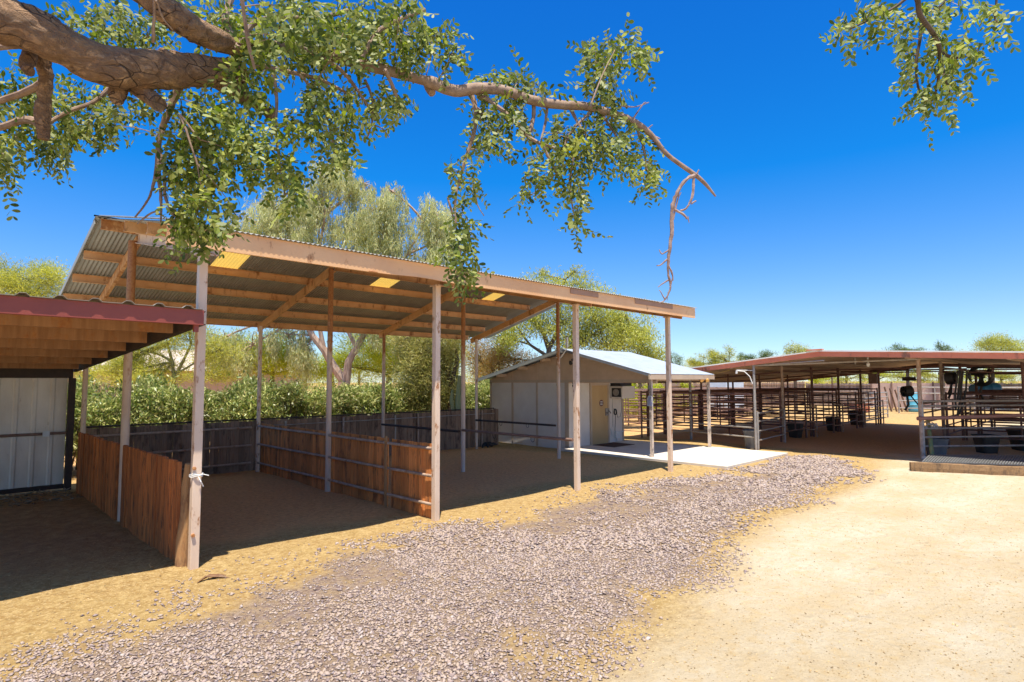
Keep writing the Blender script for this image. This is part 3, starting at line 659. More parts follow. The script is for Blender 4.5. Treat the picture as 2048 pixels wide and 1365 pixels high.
# ------------------------------------------------------------------ stable
BX0, BX1 = 19.15, 35.0; BY, BL, BR = 6.3, 13.7, -5.0
BZ = lambda y: 3.13-(.105*(y-BY) if y > BY else .045*(BY-y))
st = thing('stable_roof', 'long low open stable with white topped gable roof and red fascia on pipe posts', 'stable', (BX0, BY, 0))
for ye in (BL, BR):
    c = corr(BX0, BX1, BY, ye, lambda y: BZ(y)-.03, .009, .20, 6); c.build('roof_sheet', mt_rooftop, st)
    o = MB(); o.v = [(BX0+.02, BY, BZ(BY)-.07), (BX1-.02, BY, BZ(BY)-.07), (BX1-.02, ye, BZ(ye)-.07), (BX0+.02, ye, BZ(ye)-.07), (BX0+.02, BY, BZ(BY)-.055), (BX1-.02, BY, BZ(BY)-.055), (BX1-.02, ye, BZ(ye)-.055), (BX0+.02, ye, BZ(ye)-.055)]
    o.f = [(0,1,2,3),(7,6,5,4),(0,4,5,1),(1,5,6,2),(2,6,7,3),(3,7,4,0)]
    o.build('roof_liner', mt_soffit, st)
    n = 5 if ye > 0 else 7
    for i in range(n):
        a = BY+(ye-BY)*i/n; b_ = BY+(ye-BY)*(i+1)/n; s = -1 if ye > 0 else 1
        o = MB().beam((BX0-.01, a, BZ(a)-.085), (BX0-.01, b_-s*-.004, BZ(b_)-.085), .03, .15)
        if i == 0 or ye < 0 or i < 4: pass
        o.build('fascia', mt_red, st)
    MB().beam((BX0-.03, BY, BZ(BY)+.012), (BX0-.03, ye, BZ(ye)+.012), .06, .035).build('edge_trim', mt_rooftop, st)
    MB().beam((BX1, BY, BZ(BY)-.14), (BX1, ye, BZ(ye)-.14), .04, .2).build('end_beam', mt_drail, st)
    for k in range(1, 6):
        y = BY+(ye-BY)*k/5.2; MB().chan((BX0+.05, y, BZ(y)-.13), (BX1-.05, y, BZ(y)-.13), .10, .05).build('purlin', mt_soffit, st)
MB().box(BX0+.05, BX1, BL-.03, BL, BZ(BL)-.2, BZ(BL)-.03).build('eave_beam', mt_drail, st)
MB().beam((BX0-.05, BY+.35, BZ(BY)+.035), (BX0-.05, BY-.1, BZ(BY)+.05), .2, .03).build('ridge_cap', mt_red, st)
PL = [19.2, 22.4, 25.4, 28.6, 31.8, 34.9]
def bpost(x, y, m, r=.045, top=None): 
    MB().tube([(x, y, -.1), (x, y, (top or BZ(y)-.1))], r, 10).build('post', m, st, smooth=True)
bpost(19.22, 8.35, mt_galvp, .042); bpost(20.55, 4.1, mt_raill, .055)
bpost(20.6, 11.4, mt_galvp, .05); bpost(20.9, 13.4, mt_drail)
for i, x in enumerate(PL[1:]):
    bpost(x, 8.7, mt_raill if i == 0 else mt_drail, .05); bpost(x, 13.5, mt_drail); bpost(x+.9, 11.2, mt_drail, .035)
for x in (24.2, 27.6, 31, 34.6): bpost(x, 4.2, mt_raill if x < 25 else mt_drail, .05); bpost(x+.4, 0.6, mt_drail)
for x, y in ((22.9, 2.0), (25.2, 0), (26.4, -2.6)): bpost(x, y, mt_drail)
def bar(a, b, r, m, n='truss_pipe'): MB().tube([a, b], r, 8).build(n, m, st)
bar((19.25, 8.35, 2.74), (20.5, 4.1, 2.86), .03, mt_galvp); bar((19.25, 8.35, 2.74), (19.2, 6.2, 2.85), .02, mt_galvp)
for x in (24.2, 29, 34.6): bar((x, 8.7, 2.62), (x, 4.2, 2.68), .03, mt_drail); bar((x, 4.2, 2.72), (x, -3, 2.62), .03, mt_drail); bar((x, 4.2, 2.5), (x, -3, 2.45), .022, mt_drail)
bar((24.2, 4.2, 2.66), (34.8, 4.2, 2.6), .03, mt_drail); bar((24.2, 4.2, 2.45), (34.8, 4.2, 2.45), .02, mt_drail)
bar((22.4, 8.7, 2.6), (34.9, 8.7, 2.55), .025, mt_drail)
for y0, y1, x in ((8.7, 13.5, 22.4), (8.7, 13.5, 28.6)): bar((x, y0, 2.55), (x, y1, 2.2), .03, mt_drail)
bar((20.4, 5.7, 2.95), (20.4, 5.7, 2.74), .02, mt_galvp)

def panel(name, label, group, p0, p1, zs, m, r=.026, stiles=1, posts=True, low=None, cat='corral panel'):
    t = thing(name, label, cat, (p0[0], p0[1], 0), group)
    a, b = Vector((*p0, 0)), Vector((*p1, 0)); d = (b-a); L = d.length; d.normalize()
    sag = lambda: random.uniform(-.012, .012)
    for i, z in enumerate(zs):
        mm = low if low and i < 2 else m
        s = sag(); MB().tube([a+Vector((0,0,z+sag())), (a+b)/2+Vector((0,0,z+s)), b+Vector((0,0,z+sag()))], r*(1.25 if i == len(zs)-1 else 1), 8).build('rail', mm, t, smooth=True)
    pos = [a, b] if posts else []
    for p in pos: MB().tube([p+Vector((0,0,-.08)), p+Vector((0,0,zs[-1]+.05))], r*1.35, 8).build('post', low if low and p is a else m, t, smooth=True)
    for k in range(stiles):
        p = a+d*L*(k+1)/(stiles+1); MB().tube([p+Vector((0,0,zs[0])), p+Vector((0,0,zs[-1]))], r, 8).build('stile', m, t)
    return t
Z6 = (.41, .72, 1.0, 1.28, 1.55, 1.8); Z5 = (.38, .7, 1.02, 1.34, 1.66); Z4 = (.32, .62, .92, 1.2)
panel('pipe_panel', 'stall front of dark pipes with two pale lower rails, seen behind the shed porch', None, (19.3, 8.4), (20.5, 13.5), Z6, mt_drail, .026, 1, True, mt_galvp)
panel('pipe_panel', 'dusty low pipe panel meeting the galvanised corner post of the stable', 'low stall gates along the aisle', (19.28, 8.3), (22.3, 8.62), Z4, mt_galvp, .024, 0)
G1 = 'dark stall panels along the aisle'; l1 = 'dark pipe stall panel lining the left side of the stable aisle'
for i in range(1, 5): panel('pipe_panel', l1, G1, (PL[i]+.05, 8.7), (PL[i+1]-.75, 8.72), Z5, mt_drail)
G2 = 'stall gates in the aisle row'
for i in range(1, 5): panel('stall_gate', 'grey brown low stall gate among the dark panels of the left row', G2, (PL[i+1]-.7, 8.72), (PL[i+1]-.06, 8.55), Z4, mt_raill, .022, 0, cat='gate')
G3 = 'dark stall dividers under the roof'
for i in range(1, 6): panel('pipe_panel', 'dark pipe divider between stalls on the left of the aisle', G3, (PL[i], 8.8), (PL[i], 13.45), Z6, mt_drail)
G4 = 'dark panels along the back of the stalls'
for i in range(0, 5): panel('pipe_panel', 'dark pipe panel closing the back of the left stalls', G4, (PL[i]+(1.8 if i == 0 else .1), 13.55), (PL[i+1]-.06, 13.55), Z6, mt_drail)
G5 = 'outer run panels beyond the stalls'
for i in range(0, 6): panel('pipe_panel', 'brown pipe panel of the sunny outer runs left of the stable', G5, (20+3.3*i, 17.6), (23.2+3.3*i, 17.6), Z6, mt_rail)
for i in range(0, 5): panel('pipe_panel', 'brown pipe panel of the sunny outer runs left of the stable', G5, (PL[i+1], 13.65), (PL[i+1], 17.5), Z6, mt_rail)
# right hand bank; its front runs aslant
fx, fy = .75, -.66
panel('pipe_panel', 'pale galvanised pipe fence in front of the right stalls behind the ribbed platform', None, (20.55, 4.06), (20.55+fx*7, 4.06+fy*7), (.36, .61, .87, 1.5, 1.65), mt_galvp, .027, 0)
tag(MB().tube([(20.40, 4.15, 1.15), (22.7, 2.1, 1.22), (25.7, -.55, 1.3)], .055, 12).build('thick_rail', mt_pink, smooth=True), 'thick pinkish red pipe resting across the pale fence at the right', 'pipe')
G6 = 'dark stall panels on the right of the aisle'
for i, (x0, x1) in enumerate(((21.2, 24.1), (24.3, 27.5), (27.7, 30.9), (31.1, 34.5))): panel('pipe_panel', 'dark pipe stall panel lining the right side of the stable aisle', G6, (x0, 4.2), (x1, 4.2), Z6[:5] if i else Z6[2:5], mt_rail if i == 0 else mt_drail)
G7 = 'dark stall dividers on the right'
for x in (24.2, 27.6, 31.0, 34.6): panel('pipe_panel', 'dark pipe divider between the stalls on the right', G7, (x, 4.1), (x+.4, -1.5), Z6, mt_drail, .028, 2)
G8 = 'dark panels behind the right stalls'
for x in (24.6, 28.0, 31.4): panel('pipe_panel', 'dark pipe panel closing the back of the right stalls', G8, (x, -1.6), (x+3.2, -1.4), Z6, mt_drail, .028, 2)
panel('yard_gate', 'bright galvanised yard gate standing open beyond the stable', None, (36.4, 9.8), (41.3, 9.9), (.25, .5, .75, 1.0, 1.25, 1.5), mt_galvp, .03, 1, cat='gate')
panel('yard_gate', 'wide galvanised gate across the bright yard past the aisle', None, (47, 10.6), (47.6, 6.6), (.35, .85, 1.35, 1.75), mt_galvp, .035, 1, cat='gate')
panel('yard_gate', 'galvanised gate beside the pale blue tank', None, (47.6, 6.5), (48.2, 2.5), (.35, .85, 1.35, 1.75), mt_galvp, .035, 1, cat='gate')
def tub(name, label, x, y, m, rz=0, s=1.0):
    t = thing(name, label, 'tub', (x, y, 0)); b = MB(); w0, d0, w1, d1, h = .24*s, .22*s, .33*s, .28*s, .6*s
    c, s_ = math.cos(rz), math.sin(rz)
    def ring(w_, d_, z): return [(x+px*c-py*s_, y+px*s_+py*c, z) for px, py in ((-w_, -d_+.05), (-w_+.05, -d_), (w_-.05, -d_), (w_, -d_+.05), (w_, d_-.05), (w_-.05, d_), (-w_+.05, d_), (-w_, d_-.05))]
    rs = [ring(w0, d0, 0), ring(w1, d1, h), ring(w1+.02, d1+.02, h), ring(w1+.02, d1+.02, h+.03), ring(w1-.02, d1-.02, h+.03), ring(w0-.01, d0-.01, .05)]
    for r in rs: b.v += r
    for i in range(len(rs)-1):
        for k in range(8): a = i*8+k; c2 = i*8+(k+1) % 8; b.f.append((a, c2, c2+8, a+8))
    b.f += [tuple(range(8))[::-1], tuple(len(b.v)-8+k for k in range(8))]
    b.build('shell', m, t)
    MB().beam((x+c*.05-s_*-d1*1.1, y+s_*.05+c*-d1*1.1, h*.55), (x+c*-.1-s_*-d1*1.1, y+s_*-.1+c*-d1*1.1, h*.55), .02, .05).build('handle', m, t)
tub('feed_tub', 'grey feed tub with white scuffs standing behind the low rails near the corner post', 19.85, 8.75, mt_tub, .4, .95)
tub('feed_tub', 'black feed tub half hidden behind the second aisle post', 24.6, 9.1, mt_black, .1, .85)
tub('feed_tub', 'tall black feed tub standing by the third aisle post', 29.0, 9.1, mt_black, .2, 1.0)
tub('feed_tub', 'black feed tub under the orange boards at the far end of the left row', 33.6, 9.4, mt_black, 0, 1.15)
tub('feed_tub', 'grey bucket tub behind the leaning green pole', 21.3, 3.9, mt_tub, .5, .85)
tub('feed_tub', 'wide dark trough tub in the shade behind the pale right hand fence', 23.4, 3.0, mt_black, .7, .9)
tub('feed_tub', 'black trough tub deepest in the right stalls', 25.2, 2.3, mt_black, .7, 1.0)
def fan(label, p, d, r=.3):
    t = thing('drum_fan', label, 'fan', p); p = Vector(p); d = Vector(d).normalized()
    b = MB(); b.tube([p-d*.12, p+d*.12], r, 24, False); b.tube([p+d*.12, p-d*.12], r*.94, 24, False); b.build('drum', mt_black, t)
    MB().tube([p-d*.08, p+d*.06], r*.25, 12).build('motor', mt_black, t)
    x = d.cross(Vector((0,0,1))).normalized(); y = x.cross(d)
    b = MB()
    for k in range(3):
        a = k*2*PI/3+.4; u = x*math.cos(a)+y*math.sin(a); v = -x*math.sin(a)+y*math.cos(a)
        b.add([p+u*r*.2-v*.04-d*.03, p+u*r*.2+v*.04+d*.03, p+u*r*.88+v*.12+d*.04, p+u*r*.88-v*.08-d*.04], [(0,1,2,3)])
    b.build('blade', mt_black, t)
    b = MB()
    for rr in (.3, .55, .8, .97): b.tube([p+d*.13+(x*math.cos(a)+y*math.sin(a))*r*rr for a in np.linspace(0, 2*PI, 25)], .004, 4, False)
    for a in np.linspace(0, 2*PI, 13)[:-1]: b.tube([p+d*.13, p+d*.13+(x*math.cos(a)+y*math.sin(a))*r], .004, 4)
    b.build('guard', mt_black, t)
    MB().tube([p-Vector((0,0,r)), p-Vector((0,0,r+.25))+x*.05, p-Vector((0,0,r+.45))-d*.1], .035, 8).build('bracket', mt_black, t)
fan('black drum fan on the first bracket right of the aisle, facing the hanging strap', W(1902, 757, 19.5), (-.2, -.9, .1), .2)
fan('large black drum fan above the bright blue barrel', W(1962, 752, 19.8), (-.75, .15, .25), .34)
fan('small black fan on an arm in front of the pale blue tank', W(1814, 783, 20), (.6, -.6, .1), .18)
b = MB().tube([W(1896, 790, 19.5), W(1905, 765, 19.5), W(1900, 758, 19.5)], .03, 6).tube([W(1820, 790, 20), W(1838, 812, 18.2)], .022, 6)
tag(b.build('fan_arm', mt_dark), 'dark bent brackets carrying the fans on the right aisle posts', 'bracket')
b = MB()
for q in ([(1916,742),(1910,790),(1912,820)], [(1926,742),(1920,800),(1914,835),(1921,822),(1932,780),(1934,742)], [(1921,742),(1917,780),(1915,805)]): b.tube([W(*p, 19) for p in q], .028, 6)
tag(b.build('hanging_strap', mt_black, smooth=True), 'looped black straps hanging from the stable pipe beside the fans', 'strap')
def barrel(label, p, ax, r, L, m):
    t = thing('plastic_barrel', label, 'barrel', p); p = Vector(p); ax = Vector(ax).normalized()
    b = MB(); ts = [0, .02, .12, .33, .35, .37, .63, .65, .67, .88, .98, 1]; rs = [.86, .93, 1, 1, 1.04, 1, 1, 1.04, 1, 1, .93, .86]
    b.tube([p+ax*L*(q-.5) for q in ts], [r*q for q in rs], 22); b.build('shell', m, t, smooth=True)
    MB().tube([p+ax*L*.5, p+ax*(L*.5+.04)], r*.14, 10).build('bung', mt_black, t)
barrel('bright blue plastic barrel lying on the stall rails below the fan', W(1970, 778, 25), (.7, -.7, .06), .23, 1.1, mt_blue)
MBp = W(1827, 812, 42); barrel('pale blue plastic drum standing in the bright yard past the aisle', (MBp.x, MBp.y, .68), (.05, .05, 1), .42, 1.36, mt_lblue)
q = W(1800, 812, 42); b = boards(0, 0, 0, 0, .1, .1)
for k in range(4):
    a0 = Vector((q.x-.1+.1*k, q.y+.5-.3*k, .0)); b.beam(a0, a0+Vector((.3, .45, 1.75-.1*k)), .22, .03, (.5, -.5, .2))
tag(b.build('leaning_planks', mt_grey), 'stack of grey planks leaning beside the pale blue drum', 'planks')
b = MB()
for k in range(3): b.beam((34.2+.05*k, 10.2, .62+.16*k), (36.5+.05*k, 9.6, .6+.16*k), .04, .14)
tag(b.build('orange_boards', paint('orange boards', (.42,.13,.06), (.36,.10,.05), 3)), 'orange red boards stacked behind the far black tub', 'boards')
lf = thing('light_arm', 'white curved lamp arm fixed to the galvanised corner post of the stable', 'lamp arm', (19.22, 8.35, 2.5))
b = MB(); b.tube([(19.2, 8.4, 2.15), (19.18, 8.47, 2.38), (19.12, 8.62, 2.55), (19.08, 8.85, 2.58)], .016, 8); b.build('arm', mt_whitep, lf, smooth=True)
MB().tube([(19.08, 8.85, 2.60), (19.08, 8.87, 2.48)], .035, 10).build('lamp_head', mt_whitep, lf); MB().tube([(19.2, 8.38, 2.58), (19.08, 8.85, 2.60)], .012, 6).build('brace', mt_whitep, lf)
c = (20.4, 5.35); bl = MB(); bl.tube([(*c, 2.95), (*c, 2.78)], .015, 6); bl.lathe([(.02, 0), (.05, -.03), (.045, -.09), (.01, -.12)][::-1], 12, (*c, 2.78)); tag(bl.build('bulb_holder', mt_whitep), 'bare bulb holder hanging under the stable roof peak', 'lamp')
tag(MB().tube([(19.5, 12.2, 2.42), (19.4, 11.2, 2.36), (19.35, 10.2, 2.42), (19.3, 9.2, 2.6)], .008, 6).build('yellow_cord', paint('yellow cord', (.5,.36,.08), (.45,.32,.08), 3)), 'yellow cord sagging under the left slope of the stable roof', 'cord')
p = W(1746, 757, 24); tag(MB().box(p.x-.08, p.x+.08, p.y-.15, p.y+.15, p.z-.22, p.z+.2).tube([p+Vector((0,0,.2)), p+Vector((0,0,.42))], .01, 5).build('hanging_feeder', mt_rail, bevel=.02), 'small dark box hanging in the middle of the stable aisle', 'feeder')
p = W(1818, 757, 24); tag(MB().box(p.x-.1, p.x+.1, p.y-.22, p.y+.22, p.z-.10, p.z+.05).tube([p+Vector((0,0,.05)), p+Vector((0,0,.35))], .01, 5).build('hanging_box', mt_dark, bevel=.015), 'flat dark box hanging near the first right aisle post', 'box')
b = MB(); a0 = G(1866, 914, .1); b.tube([(a0.x, a0.y, -.1), W(1855, 838, 17.6)], .055, 14); tag(b.build('leaning_pole', mt_green, smooth=True), 'leaning round wooden pole with flaking green paint by the corner of the right stalls', 'pole')
b = MB(); p = W(1864, 850, 17.4)
for k in range(8): b.tube([p+Vector((random.uniform(-.15,.15), random.uniform(-.15,.15), random.uniform(-.08,.08))) for _ in range(4)], .014, 5)
tag(b.build('rope_tangle', mt_whitep, smooth=True), 'tangle of white rope tied round the leaning pole', 'rope')
# timber and ribbed platform
t0, t1 = G(1822, 926, .2), G(2120, 939, .2)
d = (t1-t0).normalized(); pz = Vector((0, 0, .09)); tb = MB(); nseg = 26; sdv = Vector((-d.y, d.x, 0))
if sdv.x < 0: sdv = -sdv
for i in range(nseg+1):
    c = t0+d*((t1-t0).length*1.35*i/nseg); j = lambda a=.008: random.uniform(-a, a)
    for u, v in ((0, -.03), (0, .08+j()), (.015, .2+j()), (.2, .2+j()), (.22, .1), (.22, -.03)): tb.v.append(tuple(Vector((c.x, c.y, 0))+sdv*(u+j())+Vector((0, 0, v))))
for i in range(nseg):
    for k_ in range(6): a = i*6+k_; b2 = i*6+(k_+1) % 6; tb.f.append((a, b2, b2+6, a+6))
tb.f += [tuple(range(6))[::-1], tuple(nseg*6+i for i in range(6))]
tag(tb.build('timber_sleeper', mt_tie), 'weathered split timber sleeper edging the ribbed platform', 'timber')
pl = thing('ribbed_platform', 'grey ribbed metal platform behind the timber sleeper', 'platform', (t0.x, t0.y, 0))
A, B_, C_, D_ = G(1842, 925, .19), G(2260, 936, .19), G(2260, 913, .19), G(1858, 910, .19)
b = MB(); b.v = [(*v[:2], z) for z in (.155, .17) for v in (A, B_, C_, D_)]; b.f = [(0,1,2,3),(7,6,5,4),(0,4,5,1),(1,5,6,2),(2,6,7,3),(3,7,4,0)]; b.build('deck', mt_dark, pl)
b = MB(); n = 70
for i in range(n):
    f = (i+.5)/n; p, q_ = A.lerp(B_, f), D_.lerp(C_, f); b.beam((p.x, p.y, .19), (q_.x, q_.y, .19), .035, .03)
b.build('rib', mt_grate, pl)
b = MB()
for p in (A, B_, C_, D_): b.box(p.x-.05, p.x+.05, p.y-.05, p.y+.05, -.05, .15)
b.build('support_block', mt_tie, pl)
tag(link('stone', npmesh('stone', *stone_mesh(np.array([[20.2, 4.0]]), np.array([.11]))), mt_conc), 'pale rounded stone at the foot of the leaning pole', 'stone')
# far fences
ff = thing('far_fence', 'tall sunlit brown picket fence far behind the stable', 'fence', (24, 20.5, 0))
boards(20.5, 22, 58, 2.1, .14, .02, .06, 'x').build('picket_panel', paint('far pickets', (.42,.30,.20), (.30,.19,.12), 1.5, (4,4,.5), .9, island=.6), ff)
for z in (.5, 1.2, 1.9): MB().tube([(22, 20.45, z), (58, 20.45, z)], .03, 6).build('rail', mt_rail, ff)
ff = thing('far_fence', 'grey picket fence closing the far end of the bright yard', 'fence', (58, 8, 0))
boards(58, -14, 20.4, 1.95, .14, .02, .06, 'y').build('picket_panel', paint('far grey pickets', (.34,.27,.22), (.24,.18,.14), 1.5, (4,4,.5), .9, island=.6), ff)
for z in (.5, 1.2, 1.8): MB().tube([(57.95, -14, z), (57.95, 20.4, z)], .03, 6).build('rail', mt_rail, ff)
sc = thing('yard_screen', 'pinkish panel screen in the far yard between the gates', 'screen', (54, 8, 0))
b = MB().box(54, 54.05, 8.6, 14, .1, 2.0); b.build('screen_panel', paint('pink panel', (.62,.44,.36), (.52,.36,.29), 1.5), sc)
for y in (8.6, 9.9, 11.3, 12.6, 14): MB().box(53.93, 53.995, y-.05, y+.05, -.05, 2.1).build('post', mt_rail, sc)
p = W(1453, 767, 38); wt = thing('utility_trailer', 'pale blue white box trailer beyond the outer runs', 'trailer', (p.x, p.y, 0))
b = MB().box(p.x-1.2, p.x+1.2, p.y-.6, p.y+.6, .5, 2.45); b.build('body', paint('trailer white', (.62,.70,.78), (.55,.62,.70), 2, rough=.4), wt, bevel=.06)
for sx_ in (-.6, .6):
    for sy in (-.62, .62): MB().tube([(p.x+sx_, p.y+sy-.08, .33), (p.x+sx_, p.y+sy+.08, .33)], .33, 16).build('wheel', mt_black, wt)
MB().tube([(p.x-1.2, p.y, .55), (p.x-2.0, p.y, .5)], .05, 6).build('tow_bar', mt_dark, wt)
# house behind the hedge
hp = W(452, 745, 40); hs2 = thing('house', 'tan stucco house with low tiled roof, half hidden by the hedge and trees', 'house', (hp.x, hp.y, 0))
ang = YAW+PI/2
def rot(b):
    c, s = math.cos(ang), math.sin(ang); b.v = [(hp.x+x*c-y*s, hp.y+x*s+y*c, z) for x, y, z in b.v]; return b
mt_hw = paint('house stucco', (.50,.38,.30), (.45,.33,.26), 2, rough=.9); mt_ht = paint('house roof tile', (.55,.46,.38), (.42,.34,.28), 5, (1,1,3), .8)
rot(MB().box(-5, 9, 0, 8, -.1, 2.9)).build('wall', mt_hw, hs2); rot(MB().box(-3.7, -1.0, -2.6, -.02, -.1, 2.6)).build('wing_wall', mt_hw, hs2)
b = MB(); b.v = [(-5.6,-.6,2.85),(9.6,-.6,2.85),(9.6,8.6,2.85),(-5.6,8.6,2.85),(-2,4,4.2),(6,4,4.2)]; b.f = [(0,1,5,4),(1,2,5),(2,3,4,5),(3,0,4),(3,2,1,0)]; rot(b).build('roof', mt_ht, hs2)
b = MB(); b.v = [(-4,-2.9,2.55),(-.7,-2.9,2.55),(-.7,-.65,2.8),(-4,-.65,2.8),(-2.4,-2.9,2.95),(-2.4,-.65,3.1)]; b.f = [(0,4,5,3),(4,1,2,5),(0,1,4),(2,3,5),(0,3,2,1)]; rot(b).build('porch_roof', mt_dark, hs2)
for x in (-3.1, -2.1, 3, 6): rot(MB().box(x, x+.7, -2.66 if x < 0 else -.06, -2.605 if x < 0 else -.005, 1.1, 2.1)).build('window', mt_black, hs2)
# ------------------------------------------------------------------ trees behind
mt_trunk = paint('pale eucalyptus bark', (.46,.34,.26), (.30,.19,.13), 4, (2,2,.5), .85)
mt_dtrunk = paint('dark bark', (.12,.085,.06), (.07,.05,.035), 6, (3,3,.6), .9)
mt_gtrunk = paint('palo verde bark', (.20,.21,.07), (.14,.15,.06), 4, (2,2,.5), .8)
L_EUC = leafmat('eucalyptus leaves', [(.38,.43,.20),(.52,.53,.24),(.64,.62,.31),(.45,.49,.26),(.70,.63,.36)], .5)
L_PV = leafmat('palo verde leaves', [(.32,.35,.06),(.45,.46,.09),(.54,.52,.13),(.36,.39,.09)], .45)
L_PVB = leafmat('bright palo verde leaves', [(.34,.42,.03),(.48,.53,.05),(.58,.57,.07),(.40,.46,.05)], .45)
L_MES = leafmat('mesquite leaves', [(.24,.26,.07),(.40,.38,.12),(.50,.43,.17),(.31,.33,.10)], .42)
L_OLE = leafmat('oleander leaves', [(.06,.10,.02),(.17,.24,.045),(.36,.39,.10),(.54,.52,.20),(.11,.17,.03),(.45,.38,.15)], .25, .4, 1.5)
L_ORG = leafmat('dry orange foliage', [(.42,.25,.08),(.50,.30,.10),(.34,.26,.08),(.40,.33,.12)], .35)
L_GRN = leafmat('mid green leaves', [(.10,.16,.05),(.16,.23,.08),(.22,.28,.10)], .3)
def inball(n): 
    p = rng.normal(size=(n, 3)); p /= np.linalg.norm(p, axis=1, keepdims=True); return p*rng.random((n, 1))**.45
def leaves_for(c, r, n, style, sub):
    cs = c+inball(sub)*r; w_ = rng.random(sub)+.35; idx = rng.choice(sub, n, p=w_/w_.sum()); rm = float(np.mean(r))
    if style == 'weep':
        ns = max(4, n//26); si = rng.choice(sub, ns); top = cs[si]+rng.normal(size=(ns, 3))*r*.17; ln = rng.uniform(.35, 1.0, ns)*min(1.3, rm*1.3+.3)
        k = rng.integers(0, ns, n); t = rng.random(n); P = top[k]+np.c_[rng.normal(0, .045, (n, 2)), -t*ln[k]]+np.c_[np.sin(t*2+k)[:,None]*.10*np.ones((n,2)), np.zeros(n)]
        d = np.c_[rng.normal(0, .35, (n, 2)), -np.ones(n)+rng.normal(0, .3, n)]; L, Wd = rng.uniform(.12, .26, n), rng.uniform(.011, .018, n)
    elif style == 'fine':
        sp = .30*r; P = cs[idx]+rng.normal(size=(n, 3))*sp; out = P-c; out /= np.linalg.norm(out, axis=1, keepdims=True)+1e-6
        d = out*.7+rng.normal(0, .6, (n, 3))+[0, 0, .35]; L, Wd = rng.uniform(.08, .24, n), rng.uniform(.007, .014, n)
    elif style == 'leafy':
        sp = .26*r; P = cs[idx]+rng.normal(size=(n, 3))*sp; d = rng.normal(0, .55, (n, 3))+[0, 0, .6]; L, Wd = rng.uniform(.10, .20, n), rng.uniform(.014, .024, n)
    else:
        sp = .27*r; P = cs[idx]+rng.normal(size=(n, 3))*sp; d = rng.normal(0, .8, (n, 3))+[0, 0, -.2]; L, Wd = rng.uniform(.07, .16, n), rng.uniform(.014, .028, n)
    d /= np.linalg.norm(d, axis=1, keepdims=True)+1e-9
    return P, d, L, Wd, cs
def curve(a, b, sag=.15, n=6):
    a, b = Vector(a), Vector(b); mid = (a+b)/2+Vector((random.uniform(-1,1), random.uniform(-1,1), random.uniform(.0,1)))*(b-a).length*sag
    return [a*(1-t)**2+mid*2*t*(1-t)+b*t*t for t in [i/n for i in range(n+1)]]
def tree(name, label, cat, base, limbs, clusters, style, ml, mtk, r0=.16, group=None, sub=9, scale_n=2.3):
    t = thing(name, label, cat, (base[0], base[1], 0), group); tb = MB(); Ps = []; ends = []
    for pts, ra, rb in limbs:
        m = len(pts); tb.tube(pts, [ra+(rb-ra)*i/(m-1) for i in range(m)], 8); ends += [Vector(p) for p in pts[m//2:]]
    if not ends:
        top = Vector((base[0], base[1], .5)); tb.tube([(base[0], base[1], -.1), top], [r0, r0*.9], 8); ends = [top]
    for c, r, n in clusters:
        r = np.array(r); n = int(n*scale_n); P, d, L, Wd, cs = leaves_for(np.array(c), r, n, style, max(4, int(sub*(1+float(r.mean()))))); Ps.append((P, d, L, Wd))
        cv = Vector(c); e = min(ends, key=lambda q: (q-cv).length-(.3 if q.z < cv.z else -.6)); rr = min(r0*.45, .02+.012*(cv-e).length*2)
        tb.tube(curve(e, cv), [rr, rr*.9, rr*.8, rr*.7, rr*.6, rr*.5, rr*.4], 6)
        for q in cs: tb.tube(curve(cv, Vector(q), .2, 4), [rr*.4, rr*.33, rr*.27, rr*.2, rr*.12], 4)
    tb.build('trunk', mtk, t, smooth=True)
    P, d, L, Wd = (np.concatenate([x[i] for x in Ps]) for i in range(4))
    link('crown', npmesh('crown', *blades(P, d, L, Wd, .06)), ml, t); return t
def cl(px, py, D, rx, ry, n): return (tuple(W(px, py, D)), (rx*D/CF, rx*D/CF, ry*D/CF), n)
def wl(D, *pp): return [W(x, y, D) for x, y in pp]
def foot(px, D): p = W(px, 765, D); return (p.x, p.y)
def gnd(px, D): p = W(px, 765, D); return Vector((p.x, p.y, -.1))
# weeping eucalyptus
D = 25; f = foot(690, D)
lim = [([gnd(690, D), W(688, 765, D)], .30, .26), (wl(D, (690,765), (668,735), (648,700), (625,672), (608,640), (600,560), (575,450)), .2, .06), (wl(D, (648,700), (640,660), (648,600), (640,490), (650,430), (640,360)), .11, .03),
       (wl(D, (692,765), (697,725), (716,690), (745,640), (752,560), (745,470)), .19, .05), (wl(D, (745,640), (790,560), (812,510), (850,450)), .09, .03), (wl(D, (712,695), (690,650), (680,600), (690,520)), .09, .04)]
cs = [cl(535,405,D,45,35,1500), cl(588,430,D,60,45,2400), cl(505,445,D,45,30,1300), cl(560,470,D,90,32,2600), cl(640,335,D,30,22,500), cl(668,352,D,22,30,450), cl(622,382,D,40,42,1300), cl(645,400,D,28,30,600), cl(700,360,D,30,38,900), cl(728,368,D,22,22,450),
      cl(785,385,D,34,26,900), cl(750,420,D,62,45,3000), cl(770,465,D,55,50,2800), cl(722,470,D,42,50,2000), cl(705,520,D,65,36,2200), cl(870,430,D,42,40,1700), cl(880,480,D,45,50,2200), cl(850,520,D,40,36,1300), cl(610,500,D,70,36,2200), cl(640,455,D,60,40,1500), cl(790,520,D,50,40,1300),
      cl(450,675,D,45,35,1300), cl(505,690,D,38,30,800), cl(610,700,D,22,60,900), cl(575,670,D,45,30,900), cl(760,650,D,45,30,900), cl(830,660,D,40,32,800)]
tree('eucalyptus_tree', 'tall weeping grey green eucalyptus with pale forked trunk rising behind the shelter roof', 'tree', f, lim, cs, 'weep', L_EUC, mt_trunk, .16)
